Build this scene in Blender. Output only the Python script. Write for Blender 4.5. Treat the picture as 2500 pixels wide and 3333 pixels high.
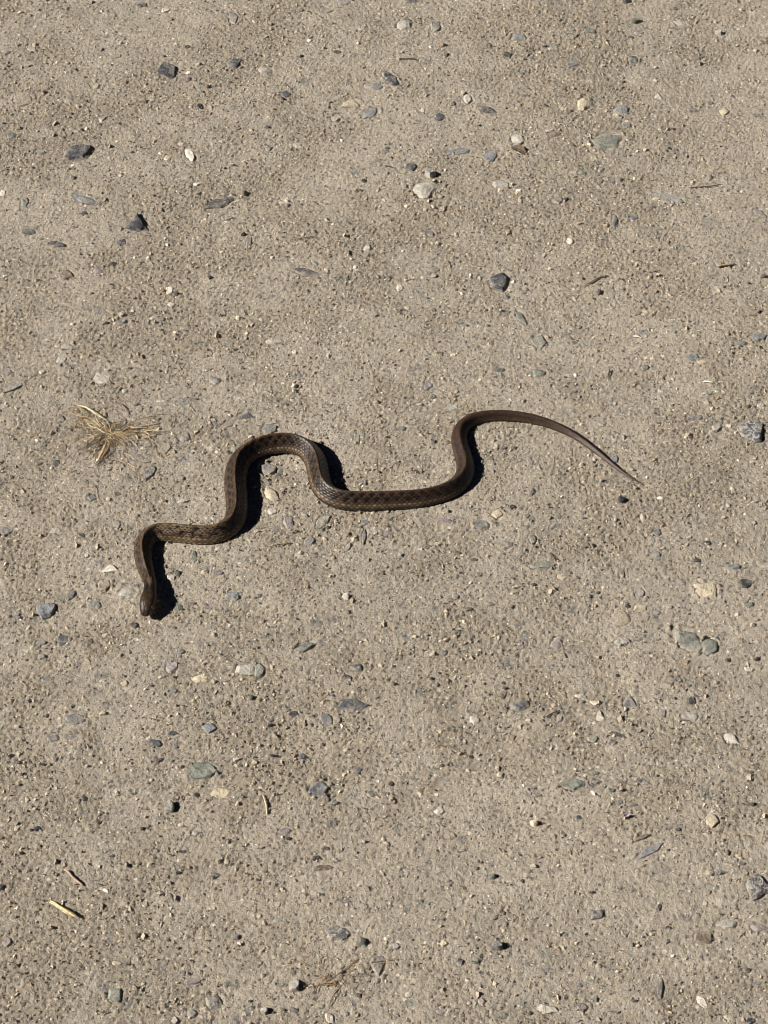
import bpy, bmesh, math, random
import numpy as np
from mathutils import Vector, Matrix

# ------------------------------------------------------------------ camera
scene = bpy.context.scene
for o in list(bpy.data.objects):
    bpy.data.objects.remove(o)
R = math.radians
PITCH = R(50.0)                 # looking down at the ground
DIST = 1.485
cam_d = bpy.data.cameras.new('camera')
cam_d.sensor_fit = 'VERTICAL'
cam_d.angle_y = R(25.3)
cam_d.clip_start = 0.01
cam_d.clip_end = 1000
cam = bpy.data.objects.new('camera', cam_d)
scene.collection.objects.link(cam)
cam.location = (0, -DIST * math.cos(PITCH), DIST * math.sin(PITCH))
cam.rotation_euler = (math.pi / 2 - PITCH, 0, 0)
scene.camera = cam

# ------------------------------------------------------------------ sky, sun, exposure
SUN_ELEV = R(37.0)
SUN_TO = Vector((-math.cos(R(8.0)) * math.cos(SUN_ELEV), -math.sin(R(8.0)) * math.cos(SUN_ELEV), math.sin(SUN_ELEV)))
world = bpy.data.worlds.new('World')
scene.world = world
world.use_nodes = True
wn = world.node_tree
bg = wn.nodes['Background']
sky = wn.nodes.new('ShaderNodeTexSky')
sky.sky_type = 'NISHITA'
sky.sun_disc = False
sky.sun_elevation = SUN_ELEV
sky.sun_rotation = math.atan2(SUN_TO.x, SUN_TO.y)
sky.altitude = 3000
sky.air_density = 0.12
sky.dust_density = 0.05
wn.links.new(sky.outputs[0], bg.inputs[0])
bg.inputs[1].default_value = 0.05
sun_d = bpy.data.lights.new('sun', 'SUN')
sun_d.energy = 5.0
sun_d.angle = R(0.5)
sun_d.color = (1.0, 0.955, 0.89)
sun = bpy.data.objects.new('sun', sun_d)
scene.collection.objects.link(sun)
sun.rotation_euler = SUN_TO.to_track_quat('Z', 'Y').to_euler()
scene.view_settings.view_transform = 'Standard'
scene.view_settings.look = 'None'
scene.view_settings.gamma = 1.0
scene.view_settings.exposure = 0.8
scene.view_settings.use_curve_mapping = False
scene.cycles.filter_width = 1.0

# ------------------------------------------------------------------ helpers
C = scene.collection
rng = np.random.default_rng(7)

def lin(r, g, b):
    f = lambda c: (c / 255) / 12.92 if c <= 10 else ((c / 255 + 0.055) / 1.055) ** 2.4
    return (f(r), f(g), f(b), 1.0)

def np_mesh(name, verts, faces, smooth=True):
    """verts (n,3), faces (m,k) of one size"""
    me = bpy.data.meshes.new(name)
    v = np.asarray(verts, dtype=np.float32); f = np.asarray(faces, dtype=np.int32)
    k = f.shape[1]
    me.vertices.add(len(v)); me.vertices.foreach_set('co', v.ravel())
    me.loops.add(f.size); me.loops.foreach_set('vertex_index', f.ravel())
    me.polygons.add(len(f))
    me.polygons.foreach_set('loop_start', np.arange(0, f.size, k, dtype=np.int32))
    me.polygons.foreach_set('loop_total', np.full(len(f), k, dtype=np.int32))
    me.polygons.foreach_set('use_smooth', np.full(len(f), smooth, dtype=bool))
    me.update(calc_edges=True)
    return me

def point_colour(me, rgb, name='tint'):
    a = me.color_attributes.new(name, 'FLOAT_COLOR', 'POINT')
    c = np.ones((len(me.vertices), 4), dtype=np.float32)
    c[:, :3] = rgb
    a.data.foreach_set('color', c.ravel())

def add(name, me, mat=None, parent=None, label=None, cat=None, group=None, kind=None):
    o = bpy.data.objects.new(name, me)
    C.objects.link(o)
    if mat is not None and me is not None:
        if not me.materials: me.materials.append(mat)
    if parent is not None: o.parent = parent
    if label: o['label'] = label
    if cat: o['category'] = cat
    if group: o['group'] = group
    if kind: o['kind'] = kind
    return o

class Nodes:
    def __init__(self, name):
        self.m = bpy.data.materials.new(name); self.m.use_nodes = True
        self.t = self.m.node_tree; self.b = self.t.nodes['Principled BSDF']
    def n(self, typ, **kw):
        x = self.t.nodes.new(typ)
        for k, v in kw.items(): setattr(x, k, v)
        return x
    def l(self, a, b): self.t.links.new(a, b)
    def noise(self, vec, scale, detail=3, rough=0.55, dist=0.0):
        x = self.n('ShaderNodeTexNoise'); x.inputs['Scale'].default_value = scale
        x.inputs['Detail'].default_value = detail; x.inputs['Roughness'].default_value = rough
        x.inputs['Distortion'].default_value = dist
        self.l(vec, x.inputs['Vector']); return x.outputs['Fac']
    def ramp(self, fac, stops):
        x = self.n('ShaderNodeValToRGB'); e = x.color_ramp.elements
        while len(e) < len(stops): e.new(0.5)
        for i, (p, c) in enumerate(stops): e[i].position = p; e[i].color = c
        self.l(fac, x.inputs[0]); return x.outputs['Color']
    def mix(self, fac, a, b, mode='MIX'):
        x = self.n('ShaderNodeMix', data_type='RGBA', blend_type=mode)
        for s, v in ((x.inputs['Factor'], fac), (x.inputs['A'], a), (x.inputs['B'], b)):
            pass
        ins = [i for i in x.inputs if i.enabled]
        for s, v in zip(ins, (fac, a, b)):
            if hasattr(v, 'links'): self.l(v, s)
            else: s.default_value = v
        return [q for q in x.outputs if q.enabled][0]
    def math(self, op, a, b=None, c=None, clamp=False):
        x = self.n('ShaderNodeMath', operation=op); x.use_clamp = clamp
        for s, v in zip(x.inputs, (a, b, c)):
            if v is None: continue
            if hasattr(v, 'links'): self.l(v, s)
            else: s.default_value = v
        return x.outputs[0]
    def bump(self, h, dist, strength=1.0, normal=None):
        x = self.n('ShaderNodeBump'); x.inputs['Distance'].default_value = dist
        x.inputs['Strength'].default_value = strength
        self.l(h, x.inputs['Height'])
        if normal is not None: self.l(normal, x.inputs['Normal'])
        return x.outputs[0]

g3 = lambda v: (v, v, v, 1)
# ------------------------------------------------------------------ materials
DIRT_A = lin(157, 147, 132); DIRT_B = lin(150, 141, 127); DIRT_C = lin(166, 156, 141)

def dirt_colour(N, pos):
    big = N.noise(pos, 7, 3, 0.6)
    mid = N.noise(pos, 38, 4, 0.6)
    fine = N.noise(pos, 420, 3, 0.7)
    c = N.mix(N.ramp(big, [(0.36, g3(0)), (0.66, g3(1))]), DIRT_A, DIRT_B)
    c = N.mix(N.ramp(mid, [(0.45, g3(0)), (0.72, g3(0.75))]), c, DIRT_C)
    # old pale and grey fragments ground into the surface
    c = N.mix(N.ramp(N.noise(pos, 62, 5, 0.7, 0.4), [(0.58, g3(0)), (0.68, g3(0.55))]), c, lin(134, 130, 122))
    sh = N.n('ShaderNodeMapping'); sh.inputs['Location'].default_value = (5.3, 1.7, 0.4); N.l(pos, sh.inputs['Vector'])
    c = N.mix(N.ramp(N.noise(sh.outputs[0], 75, 5, 0.7, 0.4), [(0.60, g3(0)), (0.70, g3(0.6))]), c, lin(186, 175, 154))
    c = N.mix(1.0, c, N.ramp(fine, [(0.25, g3(0.76)), (0.75, g3(1.2))]), 'MULTIPLY')
    return c

def ground_material():
    N = Nodes('packed_gravel_dirt')
    pos = N.n('ShaderNodeNewGeometry').outputs['Position']
    c = dirt_colour(N, pos)
    wear = N.n('ShaderNodeAttribute'); wear.attribute_name = 'wear'     # worn dirt is dusty pale, gritty dirt browner
    c = N.mix(1.0, c, N.ramp(wear.outputs['Fac'], [(0.1, (1.07, 1.07, 1.08, 1)), (0.9, (0.90, 0.885, 0.865, 1))]), 'MULTIPLY')
    wob = N.n('ShaderNodeTexNoise'); wob.inputs['Scale'].default_value = 160; wob.inputs['Detail'].default_value = 3; N.l(pos, wob.inputs['Vector'])
    for sc, off, lo, hi, cut in ((95, 1.3, .20, .42, .74), (170, 6.1, .22, .44, .68)):
        va = N.n('ShaderNodeVectorMath', operation='MULTIPLY_ADD'); N.l(wob.outputs['Color'], va.inputs[0]); va.inputs[1].default_value = (.011, .011, 0); N.l(pos, va.inputs[2])
        mp = N.n('ShaderNodeMapping'); mp.inputs['Location'].default_value = (off, off * 1.7, 0); N.l(va.outputs[0], mp.inputs['Vector'])
        vo = N.n('ShaderNodeTexVoronoi'); vo.inputs['Scale'].default_value = sc; N.l(mp.outputs[0], vo.inputs['Vector'])
        sep = N.n('ShaderNodeSeparateColor'); N.l(vo.outputs['Color'], sep.inputs[0])
        frag = N.ramp(sep.outputs[0], [(0.0, lin(92, 94, 97)), (0.35, lin(118, 119, 118)), (0.6, lin(132, 130, 123)), (0.8, lin(176, 168, 152)), (1.0, lin(196, 189, 174))])
        inside = N.ramp(vo.outputs['Distance'], [(lo, g3(1)), (hi, g3(0))])
        some = N.ramp(sep.outputs[1], [(cut, g3(0)), (cut + .05, g3(0.75))])
        patchy = N.ramp(N.noise(pos, 300, 4, 0.7), [(0.36, g3(0.15)), (0.56, g3(1))])
        c = N.mix(N.math('MULTIPLY', N.math('MULTIPLY', inside, some), patchy), c, frag)
    # grit pressed into the dirt: cells of their own mineral colour
    for sc, seedoff, lo, hi in ((620, 0.0, 0.30, 0.42), (260, 3.7, 0.22, 0.34)):
        mp = N.n('ShaderNodeMapping'); mp.inputs['Location'].default_value = (seedoff, seedoff * 2, 0)
        N.l(pos, mp.inputs['Vector'])
        vo = N.n('ShaderNodeTexVoronoi'); vo.inputs['Scale'].default_value = sc
        vo.inputs['Randomness'].default_value = 1
        N.l(mp.outputs[0], vo.inputs['Vector'])
        sep = N.n('ShaderNodeSeparateColor'); N.l(vo.outputs['Color'], sep.inputs[0])
        grit = N.ramp(sep.outputs[0], [(0.0, lin(66, 62, 58)), (0.16, lin(104, 100, 95)), (0.34, lin(140, 131, 118)),
                                       (0.66, lin(160, 148, 128)), (0.86, lin(178, 164, 140)), (1.0, lin(222, 212, 194))])
        inside = N.ramp(vo.outputs['Distance'], [(lo, g3(1)), (hi, g3(0))])
        some = N.ramp(sep.outputs[1], [(0.42, g3(0)), (0.52, g3(0.85))])
        c = N.mix(N.math('MULTIPLY', inside, some), c, grit)
    N.l(c, N.b.inputs['Base Color'])
    N.b.inputs['Roughness'].default_value = 0.95
    N.b.inputs['Specular IOR Level'].default_value = 0.15
    b0 = N.bump(N.noise(pos, 330, 3, 0.6, 0.8), 0.0022, 0.7)
    b1 = N.bump(N.noise(pos, 950, 4, 0.75), 0.0014, 0.85, b0)
    N.l(b1, N.b.inputs['Normal'])
    return N.m

def stone_material():
    N = Nodes('field_stone')
    oi = N.n('ShaderNodeObjectInfo')
    pos = N.n('ShaderNodeNewGeometry').outputs['Position']
    base = oi.outputs['Color']
    n1 = N.noise(pos, 130, 5, 0.65, 0.6)
    n2 = N.noise(pos, 480, 4, 0.7)
    c = N.mix(1.0, base, N.ramp(n1, [(0.30, g3(0.55)), (0.5, g3(1.0)), (0.70, g3(1.5))]), 'MULTIPLY')
    c = N.mix(1.0, c, N.ramp(n2, [(0.25, g3(0.8)), (0.75, g3(1.2))]), 'MULTIPLY')
    # pale crystalline mottling where the object's alpha asks for it
    mot = N.ramp(N.noise(pos, 210, 5, 0.75, 1.2), [(0.50, g3(0)), (0.57, g3(1))])
    amt = N.math('SUBTRACT', 1.0, oi.outputs['Alpha'])
    c = N.mix(N.math('MULTIPLY', mot, amt), c, lin(172, 168, 160))
    # fine dirt lying in the hollows and over the rims
    dust = N.ramp(N.noise(pos, 120, 6, 0.75, 0.8), [(0.49, g3(0)), (0.58, g3(0.9))])
    sepz = N.n('ShaderNodeSeparateXYZ'); N.l(pos, sepz.inputs[0])
    low = N.math('MULTIPLY_ADD', sepz.outputs[2], -260.0, 1.0, clamp=True)
    flushness = N.math('MULTIPLY_ADD', sepz.outputs[2], -300.0, 1.15, clamp=True)
    dn = N.math('ADD', N.math('MULTIPLY', dust, N.math('MULTIPLY_ADD', flushness, 0.42, 0.20)), N.math('MULTIPLY', N.math('SUBTRACT', low, 0.8, clamp=True), 2.0), clamp=True)
    c = N.mix(dn, c, DIRT_A)
    N.l(c, N.b.inputs['Base Color'])
    N.b.inputs['Roughness'].default_value = 0.82
    N.b.inputs['Specular IOR Level'].default_value = 0.3
    N.l(N.bump(N.noise(pos, 520, 5, 0.7), 0.0012, 0.9, N.bump(n1, 0.0022, 0.8)), N.b.inputs['Normal'])
    return N.m

def tint_material(name, rough=0.85, spec=0.25, scale=700, amp=0.0004, var=0.25):
    N = Nodes(name)
    at = N.n('ShaderNodeAttribute'); at.attribute_name = 'tint'
    pos = N.n('ShaderNodeNewGeometry').outputs['Position']
    nn = N.noise(pos, scale, 3, 0.6)
    c = N.mix(1.0, at.outputs['Color'], N.ramp(nn, [(0.25, g3(1 - var)), (0.75, g3(1 + var))]), 'MULTIPLY')
    N.l(c, N.b.inputs['Base Color'])
    N.b.inputs['Roughness'].default_value = rough
    N.b.inputs['Specular IOR Level'].default_value = spec
    N.l(N.bump(nn, amp, 0.6), N.b.inputs['Normal'])
    return N.m

M_ground = ground_material()
M_stone = stone_material()
M_grain = tint_material('loose_grit', 0.9, 0.2, 900, 0.0004, 0.2)
M_dry = tint_material('dry_plant', 0.75, 0.3, 600, 0.0003, 0.25)
M_snake = tint_material('snake_skin', 0.42, 0.30, 1500, 0.00015, 0.25)

# ------------------------------------------------------------------ data measured on the ground, metres
# name, x, y, length, width, top, below, turn, colour, mottle, shape, fine, label, group
STONES = [  # near-black entries mostly stand in for shadowed pits, coloured dark as chips
    ('stone', -0.16783, 0.44812, 0.01814, 0.02109, 0.00242, 0.00756, 0.0, (58, 59, 62), 0.25, 'ang', 1, 'angular dark charcoal stone with paler facets near the top left', 'stones set in the dirt'),
    ('stone', -0.11741, 0.45545, 0.01382, 0.01414, 0.00113, 0.00576, 0.0, (73, 75, 79), 0.0, 'trap', 1, 'smooth slate-grey stone narrowing downward near the top left', 'stones set in the dirt'),
    ('stone_chip', -0.14083, 0.40439, 0.00578, 0.0073, 0.001, 0.00268, 0.0, (44, 43, 41), 0.0, 'oval', 0, None, None),
    ('stone_chip', -0.21521, 0.38986, 0.00384, 0.00623, 0.001, 0.00178, 0.0, (202, 194, 180), 0.0, 'ang', 0, None, None),
    ('stone', -0.23073, 0.35148, 0.02802, 0.02446, 0.00292, 0.01019, 0.0, (58, 59, 62), 0.25, 'ang', 2, 'large dark charcoal broken stone in the upper left', 'stones set in the dirt'),
    ('stone', -0.14552, 0.34888, 0.01919, 0.00711, 0.00117, 0.00296, -1.139, (202, 194, 180), 0.0, 'shard', 1, 'white stone sliver down and left of the smooth slate-grey stone, top left', 'stones set in the dirt'),
    ('stone', -0.12152, 0.2965, 0.02784, 0.01445, 0.0012, 0.00602, 0.496, (58, 59, 62), 0.25, 'shard', 2, 'long mottled charcoal stone tilted up to the right, upper left', 'stones set in the dirt'),
    ('stone', -0.17982, 0.27329, 0.02107, 0.02116, 0.00261, 0.00878, 0.0, (58, 59, 62), 0.25, 'tri', 2, 'dark charcoal three-cornered stone on the left above the grass tuft', 'stones set in the dirt'),
    ('stone', -0.21934, 0.29827, 0.02598, 0.00876, 0.00101, 0.00365, -0.541, (106, 109, 112), 0.25, 'shard', 2, 'large blue-grey long stone just below the large charcoal stone, upper left', 'stones set in the dirt'),
    ('stone', -0.26375, 0.29657, 0.00754, 0.01555, 0.00105, 0.00314, 0.0, (108, 111, 102), 0.25, 'ang', 1, 'greenish grey flat stone down and left of the large charcoal stone, upper left', 'stones set in the dirt'),
    ('stone', -0.25718, 0.26501, 0.01084, 0.00825, 0.00098, 0.00344, 0.0, (73, 75, 79), 0.0, 'oval', 1, 'slate-grey rounded stone down and left of the large charcoal stone, upper left', 'stones set in the dirt'),
    ('stone', -0.2351, 0.25196, 0.01782, 0.00708, 0.00095, 0.00295, -0.252, (58, 59, 62), 0.25, 'shard', 1, 'dark charcoal long stone below the large charcoal stone, upper left', 'stones set in the dirt'),
    ('stone', -0.27735, 0.41337, 0.0172, 0.02025, 0.00132, 0.00716, 0.0, (146, 134, 117), 0.0, 'ang', 1, 'tan flat stone up and left of the large charcoal stone, upper left', 'stones set in the dirt'),
    ('stone_chip', -0.28128, 0.37104, 0.00846, 0.00899, 0.00099, 0.00353, 0.0, (106, 109, 112), 0.0, 'oval', 1, None, None),
    ('stone_chip', -0.28084, 0.30672, 0.00558, 0.00857, 0.00103, 0.00258, 0.0, (202, 194, 180), 0.0, 'ang', 0, None, None),
    ('stone_chip', -0.17433, 0.52348, 0.00894, 0.00894, 0.00097, 0.00373, 0.0, (202, 194, 180), 0.0, 'ang', 1, None, None),
    ('stone_chip', -0.19343, 0.53047, 0.00897, 0.00851, 0.00096, 0.00355, 0.0, (73, 75, 79), 0.0, 'ang', 1, None, None),
    ('stone_chip', -0.15429, 0.47556, 0.00554, 0.00519, 0.001, 0.0024, 0.0, (44, 43, 41), 0.0, 'oval', 0, None, None),
    ('stone_chip', -0.1386, 0.31701, 0.0076, 0.00516, 0.00088, 0.00215, 0.0, (202, 194, 180), 0.0, 'ang', 0, None, None),
    ('stone', -0.21095, 0.46604, 0.01168, 0.00627, 0.0009, 0.00261, 0.0, (116, 114, 110), 0.0, 'oval', 1, 'mid-grey rounded stone above the large charcoal stone, upper left', 'stones set in the dirt'),
    ('stone_chip', -0.25767, 0.35165, 0.0084, 0.00572, 0.00089, 0.00238, 0.0, (116, 114, 110), 0.0, 'ang', 1, None, None),
    ('stone', -0.09711, 0.25521, 0.0054, 0.0151, 0.00095, 0.00225, 0.0, (106, 109, 112), 0.25, 'ang', 1, 'blue-grey flat stone up and left of the long dark sliver above the arch', 'stones set in the dirt'),
    ('stone', -0.11458, 0.28157, 0.01227, 0.00698, 0.00094, 0.00291, 0.0, (116, 114, 110), 0.0, 'ang', 1, 'mid-grey flat stone up and left of the long dark sliver above the arch', 'stones set in the dirt'),
    ('pebble', -0.29678, 0.4723, 0.00922, 0.00729, 0.001, 0.00337, 0.0, (58, 59, 62), 0.0, 'ang', 1, 'small dark charcoal angular stone up and left of the large charcoal stone, upper left', 'loose pebbles on the dirt'),
    ('stone_chip', -0.22227, 0.43018, 0.00545, 0.00623, 0.001, 0.00252, 0.0, (58, 59, 62), 0.0, 'ang', 0, None, None),
    ('stone_chip', -0.18968, 0.25274, 0.00809, 0.00913, 0.00101, 0.00337, 0.0, (76, 76, 78), 0.85, 'ang', 1, None, None),
    ('stone_chip', -0.09755, 0.34372, 0.00641, 0.00382, 0.001, 0.00177, -0.261, (58, 59, 62), 0.0, 'shard', 0, None, None),
    ('stone_chip', -0.28797, 0.4814, 0.00587, 0.00635, 0.0009, 0.00245, 0.0, (106, 109, 112), 0.0, 'ang', 0, None, None),
    ('pebble', -0.11984, 0.51251, 0.00891, 0.01603, 0.00111, 0.00371, 0.0, (116, 114, 110), 0.0, 'ang', 1, 'small mid-grey flat stone just above the smooth slate-grey stone, top left', 'loose pebbles on the dirt'),
    ('stone_chip', -0.21873, 0.28409, 0.00573, 0.00502, 0.00088, 0.00209, 0.0, (73, 75, 79), 0.0, 'ang', 0, None, None),
    ('stone_chip', -0.16181, 0.34463, 0.00629, 0.00673, 0.00092, 0.00262, 0.0, (182, 169, 145), 0.0, 'oval', 0, None, None),
    ('stone_chip', -0.15282, 0.3604, 0.00443, 0.00357, 0.001, 0.00165, 0.0, (182, 169, 145), 0.0, 'oval', 0, None, None),
    ('stone_chip', -0.14762, 0.32384, 0.00831, 0.00722, 0.00094, 0.00301, 0.0, (164, 159, 149), 0.0, 'ang', 1, None, None),
    ('pebble', -0.27699, 0.47561, 0.01245, 0.00639, 0.00093, 0.00266, -0.643, (164, 159, 149), 0.0, 'shard', 1, 'pale grey stone sliver up and left of the large charcoal stone, upper left', 'loose pebbles on the dirt'),
    ('stone_chip', -0.1519, 0.44334, 0.00507, 0.00504, 0.00087, 0.0021, 0.0, (202, 194, 180), 0.0, 'ang', 0, None, None),
    ('stone', 0.00512, 0.43817, 0.02182, 0.01098, 0.00174, 0.00458, -1.083, (58, 59, 62), 0.25, 'shard', 1, 'dark charcoal stone sliver above the broad whitish stone, upper middle', 'stones set in the dirt'),
    ('stone', -0.00894, 0.42924, 0.02029, 0.01002, 0.00102, 0.00418, -0.137, (106, 109, 112), 0.25, 'shard', 2, 'large blue-grey long stone up and left of the broad whitish stone, upper middle', 'stones set in the dirt'),
    ('stone', -0.01062, 0.39791, 0.01811, 0.01295, 0.00119, 0.00539, 0.828, (106, 109, 112), 0.25, 'shard', 1, 'blue-grey stone sliver up and left of the broad whitish stone, upper middle', 'stones set in the dirt'),
    ('stone', -0.02617, 0.40983, 0.0186, 0.01211, 0.00108, 0.00505, 0.0, (182, 169, 145), 0.0, 'tri', 1, 'cream three-cornered stone up and left of the broad whitish stone, upper middle', 'stones set in the dirt'),
    ('stone', 0.07907, 0.40073, 0.01716, 0.00983, 0.00103, 0.0041, -0.395, (58, 59, 62), 0.25, 'shard', 1, 'nearest dark charcoal stone sliver up and left of the brown dry leaf', 'stones set in the dirt'),
    ('stone_chip', 0.04209, 0.39166, 0.00711, 0.00978, 0.00101, 0.00296, 0.0, (73, 75, 79), 0.0, 'oval', 0, None, None),
    ('stone_chip', 0.02917, 0.40074, 0.00449, 0.00528, 0.001, 0.00208, 0.0, (202, 194, 180), 0.0, 'ang', 0, None, None),
    ('pebble', 0.03447, 0.32692, 0.009, 0.00906, 0.00504, 0.0017, 0.0, (164, 159, 149), 0.0, 'ang', 1, 'pale loose pebble with a black shadow in the upper middle', 'loose pebbles on the dirt'),
    ('stone', 0.02933, 0.30961, 0.02068, 0.02064, 0.00136, 0.0086, 0.0, (164, 159, 149), 0.0, 'ang', 2, 'broad whitish stone set flush in the upper middle', 'stones set in the dirt'),
    ('pebble', 0.02115, 0.33478, 0.00902, 0.01112, 0.00148, 0.00418, 0.0, (73, 75, 79), 0.0, 'ang', 1, 'slate-grey angular stone just up and left of the broad whitish stone, upper middle', 'loose pebbles on the dirt'),
    ('stone', 0.05608, 0.35299, 0.02112, 0.00985, 0.00102, 0.0041, 0.133, (106, 109, 112), 0.25, 'shard', 2, 'large blue-grey long stone up and right of the broad whitish stone, upper middle', 'stones set in the dirt'),
    ('stone', 0.07922, 0.34629, 0.01118, 0.01192, 0.00108, 0.00466, 0.0, (106, 109, 112), 0.25, 'oval', 1, 'blue-grey rounded stone just left of the brown dry leaf', 'stones set in the dirt'),
    ('stone_chip', 0.09681, 0.46685, 0.00815, 0.00924, 0.00117, 0.00377, 0.0, (58, 59, 62), 0.0, 'ang', 1, None, None),
    ('stone_chip', -0.07529, 0.41904, 0.00936, 0.00699, 0.00105, 0.00323, -0.736, (73, 75, 79), 0.0, 'shard', 1, None, None),
    ('stone_chip', -0.05872, 0.48424, 0.00595, 0.00565, 0.001, 0.00262, 0.0, (202, 194, 180), 0.0, 'ang', 0, None, None),
    ('stone_chip', -0.06702, 0.52452, 0.00716, 0.00656, 0.00091, 0.00273, 0.0, (73, 75, 79), 0.0, 'oval', 0, None, None),
    ('stone', 0.0225, 0.53425, 0.01077, 0.00588, 0.001, 0.00272, 0.0, (58, 59, 62), 0.25, 'ang', 1, 'dark charcoal angular stone well up and left of the brown dry leaf', 'stones set in the dirt'),
    ('pebble', -0.03171, 0.5331, 0.01047, 0.00661, 0.00091, 0.00275, 0.0, (116, 114, 110), 0.0, 'oval', 1, 'small mid-grey rounded pebble up and right of the smooth slate-grey stone, top left', 'loose pebbles on the dirt'),
    ('stone', 0.01548, 0.50366, 0.0148, 0.01351, 0.00111, 0.00563, 0.0, (164, 159, 149), 0.0, 'ang', 1, 'pale grey flat stone well above the broad whitish stone, upper middle', 'stones set in the dirt'),
    ('stone_chip', -0.08699, 0.35599, 0.00713, 0.00565, 0.001, 0.00262, 1.209, (58, 59, 62), 0.0, 'shard', 0, None, None),
    ('stone_chip', -0.06572, 0.3604, 0.00784, 0.00666, 0.001, 0.00308, 0.0, (164, 159, 149), 0.0, 'ang', 1, None, None),
    ('stone_chip', -0.03649, 0.46981, 0.00658, 0.0039, 0.001, 0.0018, 0.0, (44, 43, 41), 0.0, 'oval', 0, None, None),
    ('stone_chip', -0.04168, 0.41079, 0.00464, 0.00372, 0.001, 0.00172, 0.0, (44, 43, 41), 0.0, 'ang', 0, None, None),
    ('stone_chip', -0.0644, 0.46503, 0.00447, 0.0043, 0.001, 0.00199, 0.0, (44, 43, 41), 0.0, 'ang', 0, None, None),
    ('stone', 0.04136, 0.50265, 0.00977, 0.01827, 0.00115, 0.00407, 0.0, (116, 114, 110), 0.0, 'ang', 1, 'nearest mid-grey flat stone well up and left of the brown dry leaf', 'stones set in the dirt'),
    ('stone_chip', -0.03664, 0.39133, 0.00853, 0.00806, 0.00096, 0.00336, 0.0, (164, 159, 149), 0.0, 'ang', 1, None, None),
    ('stone_chip', -0.07073, 0.29491, 0.00493, 0.00411, 0.001, 0.0019, 0.0, (58, 59, 62), 0.0, 'ang', 0, None, None),
    ('stone_chip', 0.03333, 0.26338, 0.00921, 0.00697, 0.00096, 0.00291, -0.599, (73, 75, 79), 0.0, 'shard', 1, None, None),
    ('stone_chip', 0.0135, 0.24544, 0.00242, 0.00289, 0.001, 0.0015, 0.0, (202, 194, 180), 0.0, 'oval', 0, None, None),
    ('stone_chip', -0.04041, 0.36659, 0.00228, 0.00281, 0.001, 0.0015, 0.0, (202, 194, 180), 0.0, 'oval', 0, None, None),
    ('stone', -0.09302, 0.44799, 0.01741, 0.00843, 0.00097, 0.00351, 0.0, (164, 159, 149), 0.0, 'ang', 1, 'nearest pale grey flat stone just right of the smooth slate-grey stone, top left', 'stones set in the dirt'),
    ('stone_chip', -0.01172, 0.24868, 0.00673, 0.01008, 0.00101, 0.0028, 0.0, (164, 159, 149), 0.0, 'ang', 0, None, None),
    ('stone', -0.04589, 0.52348, 0.01267, 0.00894, 0.00097, 0.00373, 0.0, (116, 114, 110), 0.0, 'ang', 1, 'mid-grey flat stone up and right of the smooth slate-grey stone, top left', 'stones set in the dirt'),
    ('stone', 0.08641, 0.31693, 0.0152, 0.01063, 0.00105, 0.00443, 0.0, (164, 159, 149), 0.0, 'ang', 1, 'nearest pale grey flat stone just down and left of the brown dry leaf', 'stones set in the dirt'),
    ('stone_chip', -0.01493, 0.32037, 0.00498, 0.00345, 0.001, 0.0016, 0.0, (44, 43, 41), 0.0, 'ang', 0, None, None),
    ('stone_chip', -0.01717, 0.30979, 0.00611, 0.00285, 0.001, 0.0015, -0.498, (44, 43, 41), 0.0, 'shard', 0, None, None),
    ('stone_chip', 0.0024, 0.35599, 0.00454, 0.00278, 0.001, 0.0015, 0.0, (58, 59, 62), 0.0, 'oval', 0, None, None),
    ('stone_chip', 0.06449, 0.41258, 0.0086, 0.01257, 0.00109, 0.00358, 0.0, (164, 159, 149), 0.0, 'ang', 1, None, None),
    ('pebble', 0.19426, 0.46088, 0.00984, 0.01264, 0.0016, 0.00456, 0.0, (73, 75, 79), 0.0, 'ang', 1, 'slate-grey angular stone above the wide half-buried stone, upper right', 'loose pebbles on the dirt'),
    ('stone', 0.15243, 0.4081, 0.01144, 0.01993, 0.00191, 0.00477, 0.0, (182, 169, 145), 0.0, 'ang', 1, 'cream angular stone just up and left of the wide half-buried stone, upper right', 'stones set in the dirt'),
    ('stone_chip', 0.21033, 0.41717, 0.00801, 0.00852, 0.0011, 0.00371, 0.0, (202, 194, 180), 0.0, 'tri', 1, None, None),
    ('stone', 0.1812, 0.40159, 0.01598, 0.01333, 0.00112, 0.00555, 0.0, (106, 109, 112), 0.25, 'ang', 1, 'blue-grey flat stone just up and right of the wide half-buried stone, upper right', 'stones set in the dirt'),
    ('pebble', 0.18417, 0.3841, 0.00978, 0.00862, 0.001, 0.00359, -0.512, (116, 114, 110), 0.0, 'shard', 1, 'small mid-grey stone sliver just up and right of the wide half-buried stone, upper right', 'loose pebbles on the dirt'),
    ('stone', 0.16817, 0.36461, 0.03104, 0.02104, 0.00141, 0.00877, 0.509, (108, 111, 102), 0.25, 'shard', 2, 'wide greenish grey half-buried stone in the upper right', 'stones set in the dirt'),
    ('stone', 0.10022, 0.36549, 0.01267, 0.01186, 0.00141, 0.00494, 0.0, (164, 159, 149), 0.0, 'ang', 1, 'pale grey angular stone just above the brown dry leaf', 'stones set in the dirt'),
    ('stone', 0.20889, 0.30194, 0.03359, 0.01221, 0.00112, 0.00509, -0.38, (106, 109, 112), 0.25, 'shard', 2, 'long flat blue-grey stone slanting down to the right, upper right', 'stones set in the dirt'),
    ('stone', 0.16832, 0.27658, 0.00517, 0.01899, 0.00094, 0.00215, -0.0, (73, 75, 79), 0.0, 'shard', 1, 'nearest slate-grey stone sliver down and left of the long flat blue-grey stone, upper right', 'stones set in the dirt'),
    ('stone_chip', 0.18218, 0.28024, 0.00763, 0.00658, 0.00092, 0.00274, 0.0, (106, 109, 112), 0.0, 'oval', 0, None, None),
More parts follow.
